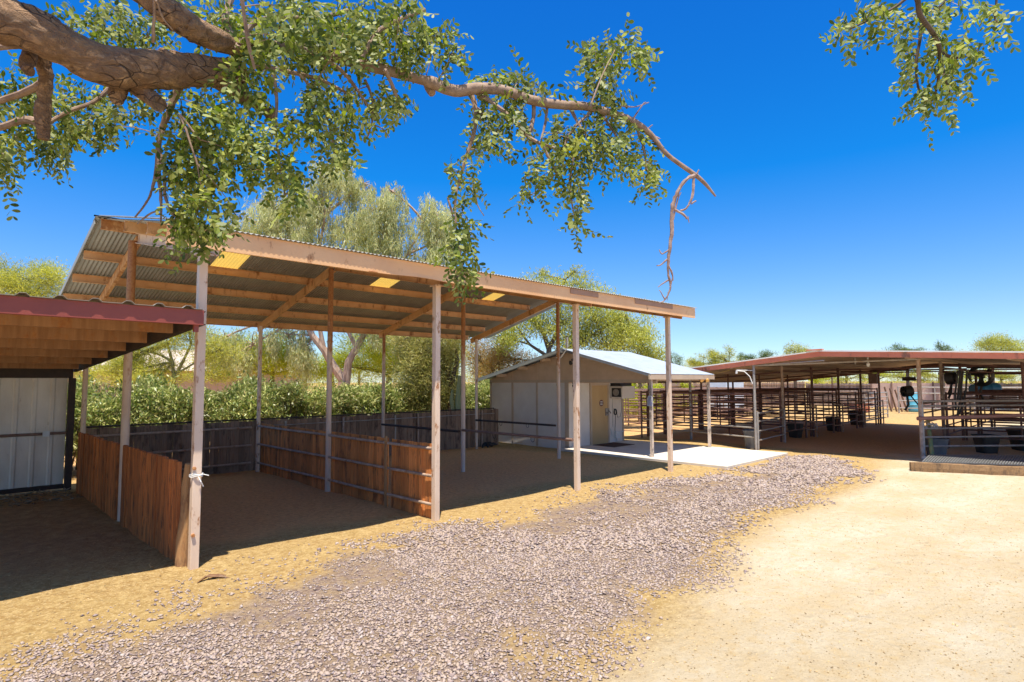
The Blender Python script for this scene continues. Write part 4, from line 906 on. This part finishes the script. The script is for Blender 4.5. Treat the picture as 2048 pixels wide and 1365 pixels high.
# palo verdes and others, left to right
D = 27; tree('palo_verde_tree', 'feathery yellow green tree above the maroon roofed stall at the left', 'tree', foot(60, D), [(wl(D, (60,780), (55,680), (60,600)), .12, .06)],
     [cl(60,560,D,60,28,2600), cl(25,575,D,40,25,1500), cl(95,560,D,30,32,1300), cl(55,600,D,75,30,2400), cl(10,545,D,20,25,500)], 'fine', L_PV, mt_gtrunk)
D = 24; tree('palo_verde_tree', 'thin yellowish tree with slender forked trunks over the hedge, left of the first front post', 'tree', foot(350, D), [([gnd(345,D)]+wl(D, (348,760), (345,725), (335,690), (352,660)), .09, .03), (wl(D, (350,755), (365,725), (382,690), (375,640)), .07, .03), (wl(D, (350,750), (400,720), (430,690)), .05, .02)],
     [cl(280,700,D,60,40,1900), cl(330,670,D,50,32,1300), cl(375,660,D,42,38,1100), cl(235,735,D,45,25,1200), cl(400,690,D,45,30,900), cl(440,700,D,40,25,700), cl(180,750,D,30,22,700), cl(250,752,D,50,18,900), cl(310,742,D,50,22,1100), cl(300,765,D,70,14,800), cl(420,755,D,40,16,600)], 'fine', L_PV, mt_gtrunk)
D = 27; tree('palo_verde_tree', 'vivid lime green tree spreading over the hedge between the first two rows of posts', 'tree', foot(545, D), [([gnd(545,D)]+wl(D, (545,750), (540,700)), .12, .06)],
     [cl(500,715,D,60,30,2600), cl(560,725,D,70,28,3000), cl(540,690,D,55,30,1900), cl(600,735,D,50,22,1600), cl(440,735,D,50,20,1200), cl(470,690,D,45,25,1000)], 'fine', L_PVB, mt_gtrunk)
D = 28; tree('palo_verde_tree', 'vivid yellow green tree glowing behind the forked eucalyptus trunk', 'tree', foot(780, D), [([gnd(780,D)]+wl(D, (780,750), (775,690)), .12, .06)],
     [cl(740,700,D,55,45,3000), cl(790,720,D,60,38,3200), cl(820,690,D,50,40,2300), cl(700,735,D,50,24,1500), cl(760,660,D,60,26,1800), cl(850,730,D,40,30,1300), cl(640,740,D,40,18,900)], 'fine', L_PVB, mt_gtrunk)
D = 21.5; tree('mesquite_tree', 'shaggy olive brown mesquite with dense drooping crown behind the picket fence', 'tree', foot(900, D), [([gnd(905,D)]+wl(D, (902,790), (895,730), (880,690)), .14, .05), (wl(D, (902,770), (915,720), (905,660)), .09, .04)],
     [cl(850,700,D,45,40,2600), cl(880,680,D,50,26,2000), cl(830,740,D,38,45,2200), cl(870,740,D,40,40,2200), cl(850,790,D,38,38,1800), cl(900,740,D,25,50,1200), cl(820,680,D,30,25,900), cl(900,790,D,30,30,900)], 'fine', L_MES, mt_dtrunk)
b = MB(); D = 20.5; c0 = gnd(918, D); tr = thing('cactus_stem', 'pale green columnar stems beside the olive mesquite at the fence', 'cactus', (c0.x, c0.y, 0))
for pp, r_ in (([(918,850),(916,800),(919,752)], .10), ([(908,830),(903,800),(905,780)], .07), ([(919,790),(927,776),(926,748)], .06)):
    p = wl(D, *pp); b.tube(([c0]+p) if r_ > .09 else p, ([r_] if r_ > .09 else [])+[r_, r_, r_*.55], 10)
b.build('stem', paint('cactus skin', (.30,.34,.17), (.24,.29,.14), 5, (4,4,.4)), tr, smooth=True)
D = 29; tree('dry_bush', 'orange tinged dry bush left of the shed roof', 'bush', foot(1010, D), [], [cl(985,740,D,40,35,1900), cl(1030,720,D,45,30,1900), cl(1000,700,D,40,25,1300), cl(960,720,D,25,40,1200)], 'fine', L_ORG, mt_dtrunk)
D = 28; tree('palo_verde_tree', 'broad airy yellow green tree with dark forked limbs towering over the shed', 'tree', foot(1095, D), [([gnd(1095,D)]+wl(D, (1095,740), (1098,700), (1088,670), (1070,640), (1050,600)), .17, .05), (wl(D, (1096,700), (1118,660), (1120,600), (1130,560)), .12, .04), (wl(D, (1097,720), (1150,690), (1200,660), (1250,630)), .10, .03), (wl(D, (1098,715), (1060,690), (1030,650)), .09, .03)],
     [cl(1090,575,D,45,28,1300), cl(1060,590,D,40,28,1200), cl(1140,580,D,45,32,1500), cl(1175,600,D,45,28,1300), cl(1030,640,D,45,40,1500), cl(1070,650,D,45,38,1400), cl(1010,680,D,40,30,1200), cl(1130,640,D,50,40,2000), cl(1190,640,D,50,40,2200), cl(1240,640,D,45,35,1900), cl(1265,660,D,45,38,1900), cl(1210,690,D,60,35,2300), cl(1160,690,D,50,28,1500), cl(1280,695,D,40,35,1400), cl(1305,715,D,25,26,700), cl(1150,545,D,20,14,160), cl(1085,550,D,20,14,160)], 'leafy', L_PV, mt_dtrunk, .18, scale_n=1.5)
D = 44
def far(lbl, px, py, rx, ry, n, m, D=44, sty='fine', grp=None):
    return tree('desert_tree', lbl, 'tree', foot(px, D), [([gnd(px,D)]+wl(D, (px,745), (px+3,py+ry*.5)), .15, .06)], [cl(px+random.uniform(-.95,.95)*rx, py+random.uniform(-.55,.7)*ry, D, rx*random.uniform(.25,.5), ry*random.uniform(.3,.7), n//8) for _ in range(8)]+[cl(px, py+ry*1.1, D, rx*1.15, ry*.7, n//2)], sty, m, mt_dtrunk, .12, grp)
far('small dark bushy tree in the gap between the shed roof and stable roof', 1347, 722, 18, 22, 1000, L_GRN, 50)
far('low yellow green tree peeping over the left end of the stable roof', 1405, 722, 32, 12, 1500, L_PV)
far('yellow green tree peeping over the stable roof, second from its left end', 1455, 716, 32, 18, 1800, L_PV)
far('rounded dark green tree just left of the stable ridge', 1510, 712, 26, 17, 1600, L_GRN)
far('sparse pale tree with lone leader behind the stable ridge', 1590, 702, 30, 22, 1500, L_PV)
far('dark green tree over the stable roof right of the ridge cap', 1815, 703, 42, 14, 2000, L_GRN)
far('tiny dark tree tip over the middle of the stable roof right half', 1885, 700, 20, 14, 700, L_GRN)
far('large bright yellow green tree over the right end of the stable roof', 1985, 690, 58, 26, 3800, L_PV)
far('bright yellow green tree cut by the right edge of the picture', 2050, 695, 45, 26, 2200, L_PV)
# bushes seen under the roofs
far('lime green bush glimpsed behind the shed porch rails', 1280, 785, 40, 28, 2600, L_PVB, 33, 'leafy')
far('lime green bush glimpsed right of the porch notice', 1345, 775, 50, 20, 1700, L_PVB, 40, 'leafy')
bq = 'sunny bushes beyond the far yard fence'
for px in range(1630, 2130, 62):
    t = far('yellow green bush in the row beyond the far grey fence', px, 752, 42, 16, 1500, random.choice([L_PVB, L_PV, L_PVB]), 66, 'leafy', bq)
bq = 'trees massed beyond the hedge'
for px in range(150, 1020, 58):
    far('hazy yellow green tree in the row far beyond the hedge', px+random.uniform(-15, 15), random.uniform(716, 740), 52, 32, 2300, random.choice([L_PV, L_PVB, L_PVB, L_PV]), 52, 'fine', bq)
# oleander hedge
protos = []
for v in range(4):
    t = thing('oleander_shrub', 'dense green oleander shrub of the hedge row behind the picket fence', 'shrub', (0, 0, 0), 'oleander shrubs of the hedge row')
    tb = MB(); Ps = []
    for _ in range(11): a = random.uniform(0, 2*PI); q = random.uniform(.3, .85); tb.tube([(.15*math.cos(a), .15*math.sin(a), -.05), (.5*q*math.cos(a), .4*q*math.sin(a), .8), (.95*q*math.cos(a), .8*q*math.sin(a), 1.7)], [.022, .018, .008], 5)
    for c, r, n in (((0,0,1.35), (.95,.75,.75), 2300), ((.4,.2,1.8), (.6,.5,.42), 1100), ((-.45,-.1,1.75), (.55,.5,.42), 1100), ((0,-.4,1.0), (.85,.5,.6), 1100), ((random.uniform(-.5,.5),0,2.1), (.35,.3,.25), 350)):
        Ps.append(leaves_for(np.array(c), np.array(r), n, 'leafy', 16)[:4])
    tb.build('stem', mt_dtrunk, t); P, d, L, Wd = (np.concatenate([x[i] for x in Ps]) for i in range(4))
    link('foliage', npmesh('foliage', *blades(P, d, L*.95, Wd*1.05, .06)), L_OLE, t); protos.append(t)
k = 0
for row in range(2):
    for x in np.arange(1.0, 24.5, 1.45):
        X, Y = x+row*.7+random.uniform(-.2, .2), 18.0+row*1.25+random.uniform(-.25, .25)+max(0, x-15)*.12
        rz, s = random.uniform(0, 6.28), random.uniform(.85, 1.03)
        if k < 4: protos[k].location = (X, Y, 0); protos[k].rotation_euler.z = rz; protos[k].scale = (1, 1, s)
        else: copy_thing(protos[k % 4], (X, Y, 0), rz, scale=(1, 1, s))
        k += 1
# ------------------------------------------------------------------ tree overhead, trunk out of the picture to the left
ft = thing('overhanging_tree', 'old tree whose cracked limbs and leafy twigs hang across the top of the picture', 'tree', (0, 0, 0))
k = NT('cracked bark')
vor = k.n('TexVoronoi', feature='DISTANCE_TO_EDGE'); vor.inputs['Scale'].default_value = 15; vor.inputs['Randomness'].default_value = 1
wv = k.n('TexNoise'); wv.inputs['Scale'].default_value = 6; k.l(k.co(), wv.inputs['Vector'])
va = k.n('VectorMath', operation='MULTIPLY_ADD'); k.l(wv.outputs['Color'], va.inputs[0]); va.inputs[1].default_value = (.10,.10,.10); 
ld = (cR*.93-cU*.36).normalized(); le = cF.cross(ld).normalized(); cmb = k.n('CombineXYZ')      # coordinates along and across the big limb
for i_, (ax_, s_) in enumerate(((ld, .38), (le, 1.15), (cF, 1.15))):
    dn = k.n('VectorMath', operation='DOT_PRODUCT'); k.l(k.tc.outputs['Object'], dn.inputs[0]); dn.inputs[1].default_value = ax_*s_; k.l(dn.outputs['Value'], cmb.inputs[i_])
k.l(cmb.outputs[0], va.inputs[2]); k.l(va.outputs[0], vor.inputs['Vector'])
cr = k.n('MapRange'); cr.inputs['From Min'].default_value = .0; cr.inputs['From Max'].default_value = .04; k.l(vor.outputs['Distance'], cr.inputs['Value'])
gate = k.noise(5, 3, lo=.43, hi=.56); crack = k.math('MAXIMUM', cr.outputs[0], gate)
bc = k.mix(k.noise(14, 7, (1,1,1), .7), (.62,.38,.20), (.38,.215,.12)); bc = k.mix(k.noise(45, 5, lo=.5, hi=.7), bc, (.44,.28,.17))
stn = k.n('TexNoise'); stn.inputs['Scale'].default_value = 26; stn.inputs['Detail'].default_value = 6; stn.inputs['Roughness'].default_value = .7; k.l(va.outputs[0], stn.inputs['Vector'])
stk = k.n('MapRange'); stk.inputs['From Min'].default_value = .44; stk.inputs['From Max'].default_value = .62; k.l(stn.outputs[0], stk.inputs['Value'])
bc = k.mix(stk.outputs[0], bc, k.mix(k.noise(8, 4), (.26,.14,.075), (.44,.26,.145)))
k.l(k.mix(crack, (.055,.03,.02), bc), k.b.inputs['Base Color']); k.b.inputs['Roughness'].default_value = .9
k.bump(k.math('ADD', k.math('MULTIPLY', crack, 1.0), k.math('MULTIPLY', k.math('SUBTRACT', k.noise(30, 7, rough=.75, lo=.2, hi=.8), stk.outputs[0]), .8)), 1.0, .02); mt_bark = k.m
mt_twig = paint('twig bark', (.36,.25,.18), (.22,.14,.10), 25, rough=.85)
mt_dead = paint('dead twig', (.42,.30,.26), (.24,.15,.12), 25, rough=.85)
L_FT = leafmat('rounded tree leaves', [(.055,.09,.015),(.13,.175,.028),(.22,.27,.05),(.42,.45,.15),(.20,.205,.035)], .45, .5, 1.1)
def limb(b, pp, D0, D1, n=10, seg=5, wob=.0):
    # pp: (px, py, radius px); smooth Catmull-Rom between the surveyed points
    m = len(pp); P = []; R = []
    for i in range(m-1):
        p0, p1, p2, p3 = (pp[max(i-1,0)], pp[i], pp[i+1], pp[min(i+2,m-1)])
        for j in range(seg+(1 if i == m-2 else 0)):
            t = j/seg; q = [.5*((2*p1[c])+(-p0[c]+p2[c])*t+(2*p0[c]-5*p1[c]+4*p2[c]-p3[c])*t*t+(-p0[c]+3*p1[c]-3*p2[c]+p3[c])*t**3) for c in range(3)]
            D = D0+(D1-D0)*(i+t)/(m-1); q[2] *= .78 if q[2] > 12 else 1; P.append(W(q[0], q[1], D)+Vector([random.gauss(0, wob*q[2]*D/CF) for _ in range(3)])); R.append(max(.0012, q[2]*D/CF*random.uniform(1-wob, 1+wob)))
    b.tube(P, R, n); return P
big = MB()
tp = W(-1500, 300, 1.0)
tx, ty = tp.x, tp.y
j0 = W(-420, -230, 2.2)
big.tube([(tx, ty, -.2), (tx+.02, ty, .5), (tx-.05, ty+.05, 1.5), (tx+.08, ty, 2.5), (tx+.25, ty+.1, 3.2), j0], [.36,.28,.25,.24,.21,.19], 20)
limb(big, [(-420,-230,80), (-200,-80,72), (-60,15,64), (60,60,56), (150,105,50), (230,135,48), (300,140,44), (380,142,38), (440,145,33), (478,148,29)], 2.2, 2.85, 48, 22, .0)
limb(big, [(-420,-230,70), (-100,-180,50), (120,-90,36), (250,-35,32), (335,22,30), (395,62,28), (440,82,26), (485,98,19), (540,100,15)], 2.2, 2.9, 40, 20, .0)
limb(big, [(430,150,26), (470,180,19), (510,208,15), (546,233,11)], 2.8, 2.85, 12, 5, .03)
limb(big, [(240,150,24), (270,172,20), (300,195,17), (318,208,16)], 2.7, 2.62, 14, 4, .03)
limb(big, [(243,160,20), (238,180,19), (232,198,15)], 2.66, 2.6, 12, 4, .03)
limb(big, [(30,60,22), (72,100,19), (88,140,16), (92,180,13), (86,230,11), (87,278,8)], 2.55, 2.6, 14, 5, .03)
limb(big, [(60,110,17), (55,130,15), (60,143,11)], 2.5, 2.45, 12, 4, .02)
tk = big.build('trunk', mt_bark, ft, smooth=True)
from mathutils import noise as mno
for v in tk.data.vertices:      # lumps, ridges and flakes of old bark
    p = v.co; q = Vector((p.x*5, p.y*5, p.z*5)); q3 = Vector((p.x*14, p.y*14, p.z*26))
    v.co = p+v.normal*(mno.fractal(q, .8, 2, 4)*.016+(.5-abs(mno.noise(q3)))*.011+mno.noise(q3*2.6)*.004)
br = MB()
main = limb(br, [(500,98,15), (600,95,15), (720,128,14.5), (800,148,13), (860,165,12), (910,182,11.5), (960,177,11), (1010,182,10), (1060,200,9.5), (1120,210,9), (1180,215,8), (1260,240,6.5), (1300,268,5.5), (1335,310,4.5), (1390,350,4.5), (1412,370,3.5), (1431,393,1.8)], 2.88, 3.15, 10, 5, .02)
limb(br, [(852,160,8), (858,176,9), (864,187,8)], 3.0, 2.97, 8, 3)
for pp in ([(88,165,8), (50,185,7), (0,202,6), (-40,215,6)], [(85,250,9), (50,240,8), (0,256,7), (-50,262,7)], [(95,248,4), (140,222,4), (190,203,4), (235,160,5)], [(60,90,7), (30,92,6), (-20,98,6)],
           [(480,90,6), (520,40,5), (640,35,4), (700,20,4)], [(500,130,6), (560,140,5), (640,160,4), (700,190,3)], [(600,95,5), (660,125,4), (700,160,3.5), (760,250,2.5)], [(720,128,5), (760,60,4.5), (850,20,4)],
           [(770,140,4), (790,185,3.5), (800,230,2.5)], [(478,100,8), (450,40,7), (470,-20,7)], [(1180,214,1.8), (1205,150,1.3), (1230,100,.8)]):
    limb(br, pp, 2.75, 2.9, 8, 4, .04)
tw = MB(); TW = []
def twig(pp, D0=2.8, D1=2.8, n=6): P = limb(tw, pp, D0, D1, n, 5, .12); TW.append(P); return P
twig([(365,158,8), (345,205,7.5), (325,255,6), (316,300,5), (318,350,4), (322,400,3), (322,445,2)]); twig([(316,310,4), (310,355,3.5), (302,385,2.5), (290,410,2.2), (270,435,1.8)]); twig([(320,330,3), (345,360,2.5), (372,380,2)]); twig([(322,420,2), (300,428,1.8), (275,448,1.4)])
twig([(318,300,4), (328,340,3.5), (330,390,3), (345,430,2)])
twig([(940,185,6), (950,215,5), (948,262,4.2), (930,325,3.5), (914,380,3), (910,430,2.5), (918,490,2), (926,540,1.5)], 3.05, 2.95); twig([(948,215,5), (965,230,4.5), (960,240,3)], 3.05, 3.0); twig([(908,440,2), (895,395,2)], 3, 3); twig([(950,380,1.5), (955,410,1.3), (968,432,1)], 3, 3)
twig([(955,192,5), (985,205,5), (1030,245,4.5), (1065,280,4), (1100,293,3.5), (1118,300,2.5)], 3.0, 2.95); twig([(1085,290,3), (1102,325,2.5), (1115,345,2)], 2.95, 2.95)
twig([(1067,204,5), (1066,235,4), (1060,266,4)], 3.05, 3.0); twig([(1095,212,3), (1090,250,2.5), (1082,280,2)], 3.05, 3); twig([(1140,215,4), (1155,245,3), (1170,265,2.5)], 3.08, 3.0); twig([(1180,225,3), (1150,255,3), (1130,290,3), (1125,340,2)], 3.05, 3)
twig([(1270,250,3), (1285,290,2.5), (1295,345,2)], 3.1, 3.05); twig([(1200,225,3), (1225,260,2.5), (1250,300,2)], 3.1, 3.05); twig([(1150,300,2.5), (1140,370,2), (1150,440,1.5)], 3, 3)
twig([(545,140,3), (553,190,3), (552,260,2.5), (560,330,2), (570,390,1.5)], 2.7, 2.7); twig([(730,160,3), (745,200,2.5), (745,240,2), (735,275,1.5)], 2.9, 2.9); twig([(745,250,1.6), (765,258,1.3), (778,275,1)], 2.9, 2.9); twig([(600,150,3), (640,200,2.5), (660,260,2), (670,320,1.5)], 2.75, 2.75)
twig([(310,-5,3), (308,40,3), (306,85,3.5)], 2.4, 2.5); twig([(312,0,2.5), (325,35,2), (345,60,1.5)], 2.4, 2.5)
twig([(480,-20,5), (490,40,4), (497,90,4), (510,140,3)], 2.5, 2.6); twig([(395,330,2), (372,260,2), (360,230,2), (400,280,1.5)], 2.6, 2.6)
br.build('branch', mt_twig, ft, smooth=True); tw.build('twig', mt_twig, ft, smooth=True)
dd = MB()
def dtw(pp, D=3.1): limb(dd, pp, D, D, 6, 5, .15)
dtw([(1390,350,4), (1370,362,3.5), (1352,390,4), (1344,425,4), (1343,470,3.5), (1338,510,3), (1336,545,2.5), (1341,575,2), (1330,600,1.5), (1318,606,1)])
dtw([(1388,355,3), (1386,385,3), (1380,405,2.5)]); dtw([(1345,418,3), (1365,428,2.5), (1375,438,2)]); dtw([(1380,405,2.5), (1372,418,2), (1360,422,2)]); dtw([(1392,402,1.5), (1382,408,2)])
for a in ([(1338,500,2), (1325,508,1.5), (1318,500,1)], [(1338,515,2), (1322,530,1.4), (1313,532,1)], [(1336,530,2), (1344,545,1.6), (1346,562,1.2)], [(1338,560,1.8), (1322,570,1.2), (1316,575,1)], [(1340,575,1.5), (1345,555,1.2), (1340,540,1)], [(1346,440,2), (1356,400,1.4), (1362,385,1)], [(1330,600,1.3), (1322,585,1), (1318,580,.8)], [(1265,240,2), (1285,210,1.2), (1292,205,.8)], [(1290,262,1.5), (1305,250,1)], [(1305,272,2), (1320,278,1.2)], [(1240,212,1.8), (1270,214,1.2), (1298,205,.8)], [(1392,350,2), (1398,340,1.4)], [(1376,434,1.5), (1378,446,.8)], [(1336,585,1), (1334,602,.7)]): dtw(a)
tag(dd.build('dead_twig', mt_dead, ft, smooth=True), 'bare dead twig dangling from the branch end')
# upper right spray hangs from a limb passing overhead
rt = MB(); limb(rt, [(-420,-230,60), (300,-700,34), (1000,-800,24), (1500,-420,14), (1740,-120,8), (1826,-20,5.5), (1840,30,5), (1868,70,4.5), (1880,105,4), (1876,165,3), (1866,200,2)], 2.2, 2.85, 8, 5, .02)
for pp in ([(1845,40,4), (1838,90,3), (1832,140,2.5), (1838,180,2), (1848,200,1.5)], [(1872,85,3.5), (1890,110,3), (1925,115,2.5), (1955,100,1.5)], [(1826,-15,4), (1790,15,3), (1740,40,2), (1695,60,1.5)], [(1835,20,3), (1870,20,2.5), (1900,-10,2)], [(1700,-180,6), (1900,-150,4), (1985,-40,3), (1990,40,1.5)], [(1880,105,3), (1888,150,2.5), (1900,185,1.5)]):
    TW.append(limb(rt, pp, 2.85, 2.85, 6, 5, .1))
rt.build('branch', mt_dtrunk, ft, smooth=True)
# leaf sprays: (cx, cy, rx, ry, sprays, depth)
CL = [(55,240,100,60,40,3.0), (40,170,55,50,22,3.0), (120,210,70,60,34,3.0), (160,265,45,30,15,2.9), (120,310,35,22,10,2.8), (95,285,40,25,12,2.8), (8,345,18,50,14,2.7), (2,300,14,30,6,2.7), (30,275,45,20,10,2.9),
      (190,215,45,40,20,3.0), (240,220,35,35,14,3.0), (225,255,22,18,7,2.9), (225,60,70,50,30,3.1), (290,85,60,45,26,3.1), (240,20,50,30,14,3.1), (350,20,60,30,14,3.1), (150,40,40,30,8,3.1), (300,200,35,30,12,2.95),
      (520,45,90,60,48,2.9), (620,60,90,60,52,2.9), (720,55,90,60,52,2.9), (800,60,75,55,40,2.95), (865,85,52,55,28,2.95), (905,105,24,36,10,2.95), (560,120,70,40,28,2.85), (660,105,60,45,26,2.85), (480,150,50,50,24,2.75), (420,30,50,40,18,2.9), (760,115,60,30,18,2.9), (540,70,40,60,20,2.55), (690,60,50,60,20,2.6), (600,20,60,30,18,2.6), (800,20,50,25,14,2.7),
      (395,210,45,50,20,2.8), (365,270,40,50,20,2.75), (400,300,45,55,26,2.75), (385,370,45,50,26,2.75), (370,430,45,45,24,2.7), (405,430,40,45,22,2.7), (432,455,20,32,9,2.65), (375,470,25,25,9,2.7), (440,340,38,50,20,2.75), (475,310,38,50,20,2.7), (480,250,40,50,22,2.65), (500,290,30,45,14,2.6), (505,340,22,22,7,2.65), (440,270,40,50,18,2.75), (455,400,18,25,6,2.7), (350,330,25,40,10,2.75),
      (553,280,28,38,14,2.65), (565,330,30,40,18,2.65), (578,375,28,36,16,2.65), (590,390,16,18,6,2.65), (575,250,28,30,10,2.65),
      (640,190,40,36,16,2.75), (650,240,36,36,16,2.75), (662,285,36,36,18,2.75), (672,322,24,24,9,2.72), (690,255,24,40,10,2.75), (625,215,25,25,7,2.75),
      (690,195,28,30,9,2.9), (770,195,32,25,10,2.9), (805,210,30,24,10,2.9), (760,225,20,20,4,2.9),
      (985,165,42,24,13,3.1), (1040,160,38,22,13,3.1), (1075,180,26,20,8,3.1), (1010,180,60,16,9,3.15), (1045,195,30,22,8,3.1),
      (1240,95,40,26,15,3.1), (1215,125,42,30,18,3.1), (1270,105,34,22,11,3.1), (1205,165,34,36,17,3.1), (1225,195,28,24,10,3.1), (1275,75,14,14,3,3.1), (1190,95,22,18,5,3.1),
      (970,225,34,26,11,3.0), (985,265,32,30,14,3.0), (970,300,22,30,9,3.0), (1005,240,22,22,6,3.0), (1040,225,30,22,9,3.0),
      (930,340,18,30,7,2.95), (945,370,16,26,6,2.95), (925,430,22,30,9,2.95), (938,470,18,34,10,2.95), (920,500,24,30,12,2.95), (930,535,20,26,9,2.95), (905,340,14,20,4,2.95), (915,555,16,16,5,2.95),
      (1070,320,22,30,9,2.98), (1065,365,20,26,8,2.98), (1058,395,16,16,5,2.98), (1110,270,40,40,20,3.0), (1130,310,38,38,18,3.0), (1145,350,26,36,12,3.0), (1150,400,18,28,8,3.0), (1155,440,16,24,7,3.0), (1150,455,12,12,3,3.0),
      (1185,265,45,36,19,3.05), (1230,290,40,34,17,3.05), (1250,325,26,26,9,3.05), (1290,320,26,28,10,3.05), (1298,360,20,24,8,3.05), (1315,345,14,14,3,3.05), (1265,270,32,26,9,3.05), (1180,300,30,24,8,3.05), (1205,240,40,18,8,3.05),
      (1700,58,26,22,9,2.85), (1730,40,30,26,12,2.85), (1765,25,30,24,12,2.85), (1845,30,26,24,9,2.85), (1880,20,34,20,11,2.85), (1905,5,24,14,6,2.85), (1815,75,26,26,10,2.85), (1810,105,20,24,7,2.85), (1812,140,18,30,8,2.85), (1808,172,14,18,4,2.85), (1862,65,24,22,7,2.85), (1880,100,34,34,14,2.85), (1925,100,32,26,10,2.85), (1945,112,18,22,6,2.85), (1885,145,36,34,16,2.85), (1900,180,24,22,8,2.85), (1855,190,30,24,11,2.85), (1850,222,22,16,6,2.85), (1870,210,30,20,8,2.85), (1985,25,24,30,10,2.85), (2000,50,16,14,3,2.85), (1965,10,24,18,5,2.85)]
LP = []; 
oct_ = np.array([(0,0,0),(.22,.62,.04),(.55,.98,.05),(.85,.72,.03),(1,0,-.02),(.85,-.72,.03),(.55,-.98,.05),(.22,-.62,.04)])
def spray(c, ax, nl, ll):
    ax = ax/np.linalg.norm(ax); s = np.cross(ax, rng.normal(size=3)); s /= np.linalg.norm(s); nn = np.cross(ax, s); L = .013*nl
    for i in range(nl):
        side = 1 if i % 2 else -1; t = (i//2+.5)/(nl/2); base = c+ax*L*t+nn*(-.02*t*t)
        d = s*side*(.95)+ax*(.55+.3*t)+rng.normal(0, .28, 3)+np.array([0,0,-.15]); d /= np.linalg.norm(d); sd2 = np.cross(nn+rng.normal(0, .45, 3), d); sd2 /= np.linalg.norm(sd2); n2 = np.cross(d, sd2)
        l = ll*rng.uniform(.75, 1.2)*(1-.25*abs(t-.5)); LP.append(base+(oct_[:,0:1]*d*l+oct_[:,1:2]*sd2*l*.25+oct_[:,2:3]*n2*l))
stems = MB(); allT = [p for P in TW for p in P]+main
for cx, cy, rx, ry, n, D in CL:
    rx *= .9; ry *= .92; n = int(n*(1.2 if cx < 1600 else .95)); cpt = W(cx, cy, D); near = min(allT, key=lambda p: (p-cpt).length)
    if (near-cpt).length < .34: stems.tube(curve(near, cpt, .12, 4), [.003,.0027,.0024,.002,.0015], 5)
    for _ in range(n):
        a = rng.uniform(0, 2*PI); q = rng.random()**.55; px, py = cx+rx*q*math.cos(a), cy+ry*q*math.sin(a)
        p = W(px, py, D+rng.normal(0, .09)); out = np.array((p-cpt)); out /= np.linalg.norm(out)+1e-6
        ax = out*.8+np.array([0, 0, -.75])+rng.normal(0, .4, 3); st_ = np.array(p)
        if rng.random() < .35: stems.tube([cpt.lerp(p, .2)+Vector(rng.normal(0, .01, 3)), p], [.0016, .0011], 3)
        spray(st_-ax/np.linalg.norm(ax)*.05, ax, int(rng.integers(9, 17)), rng.uniform(.027, .039))
V = np.array(LP).reshape(-1, 3); link('foliage', npmesh('foliage', V, np.arange(len(V)).reshape(-1, 8)), L_FT, ft)
stems.build('leaf_stem', mt_twig, ft)
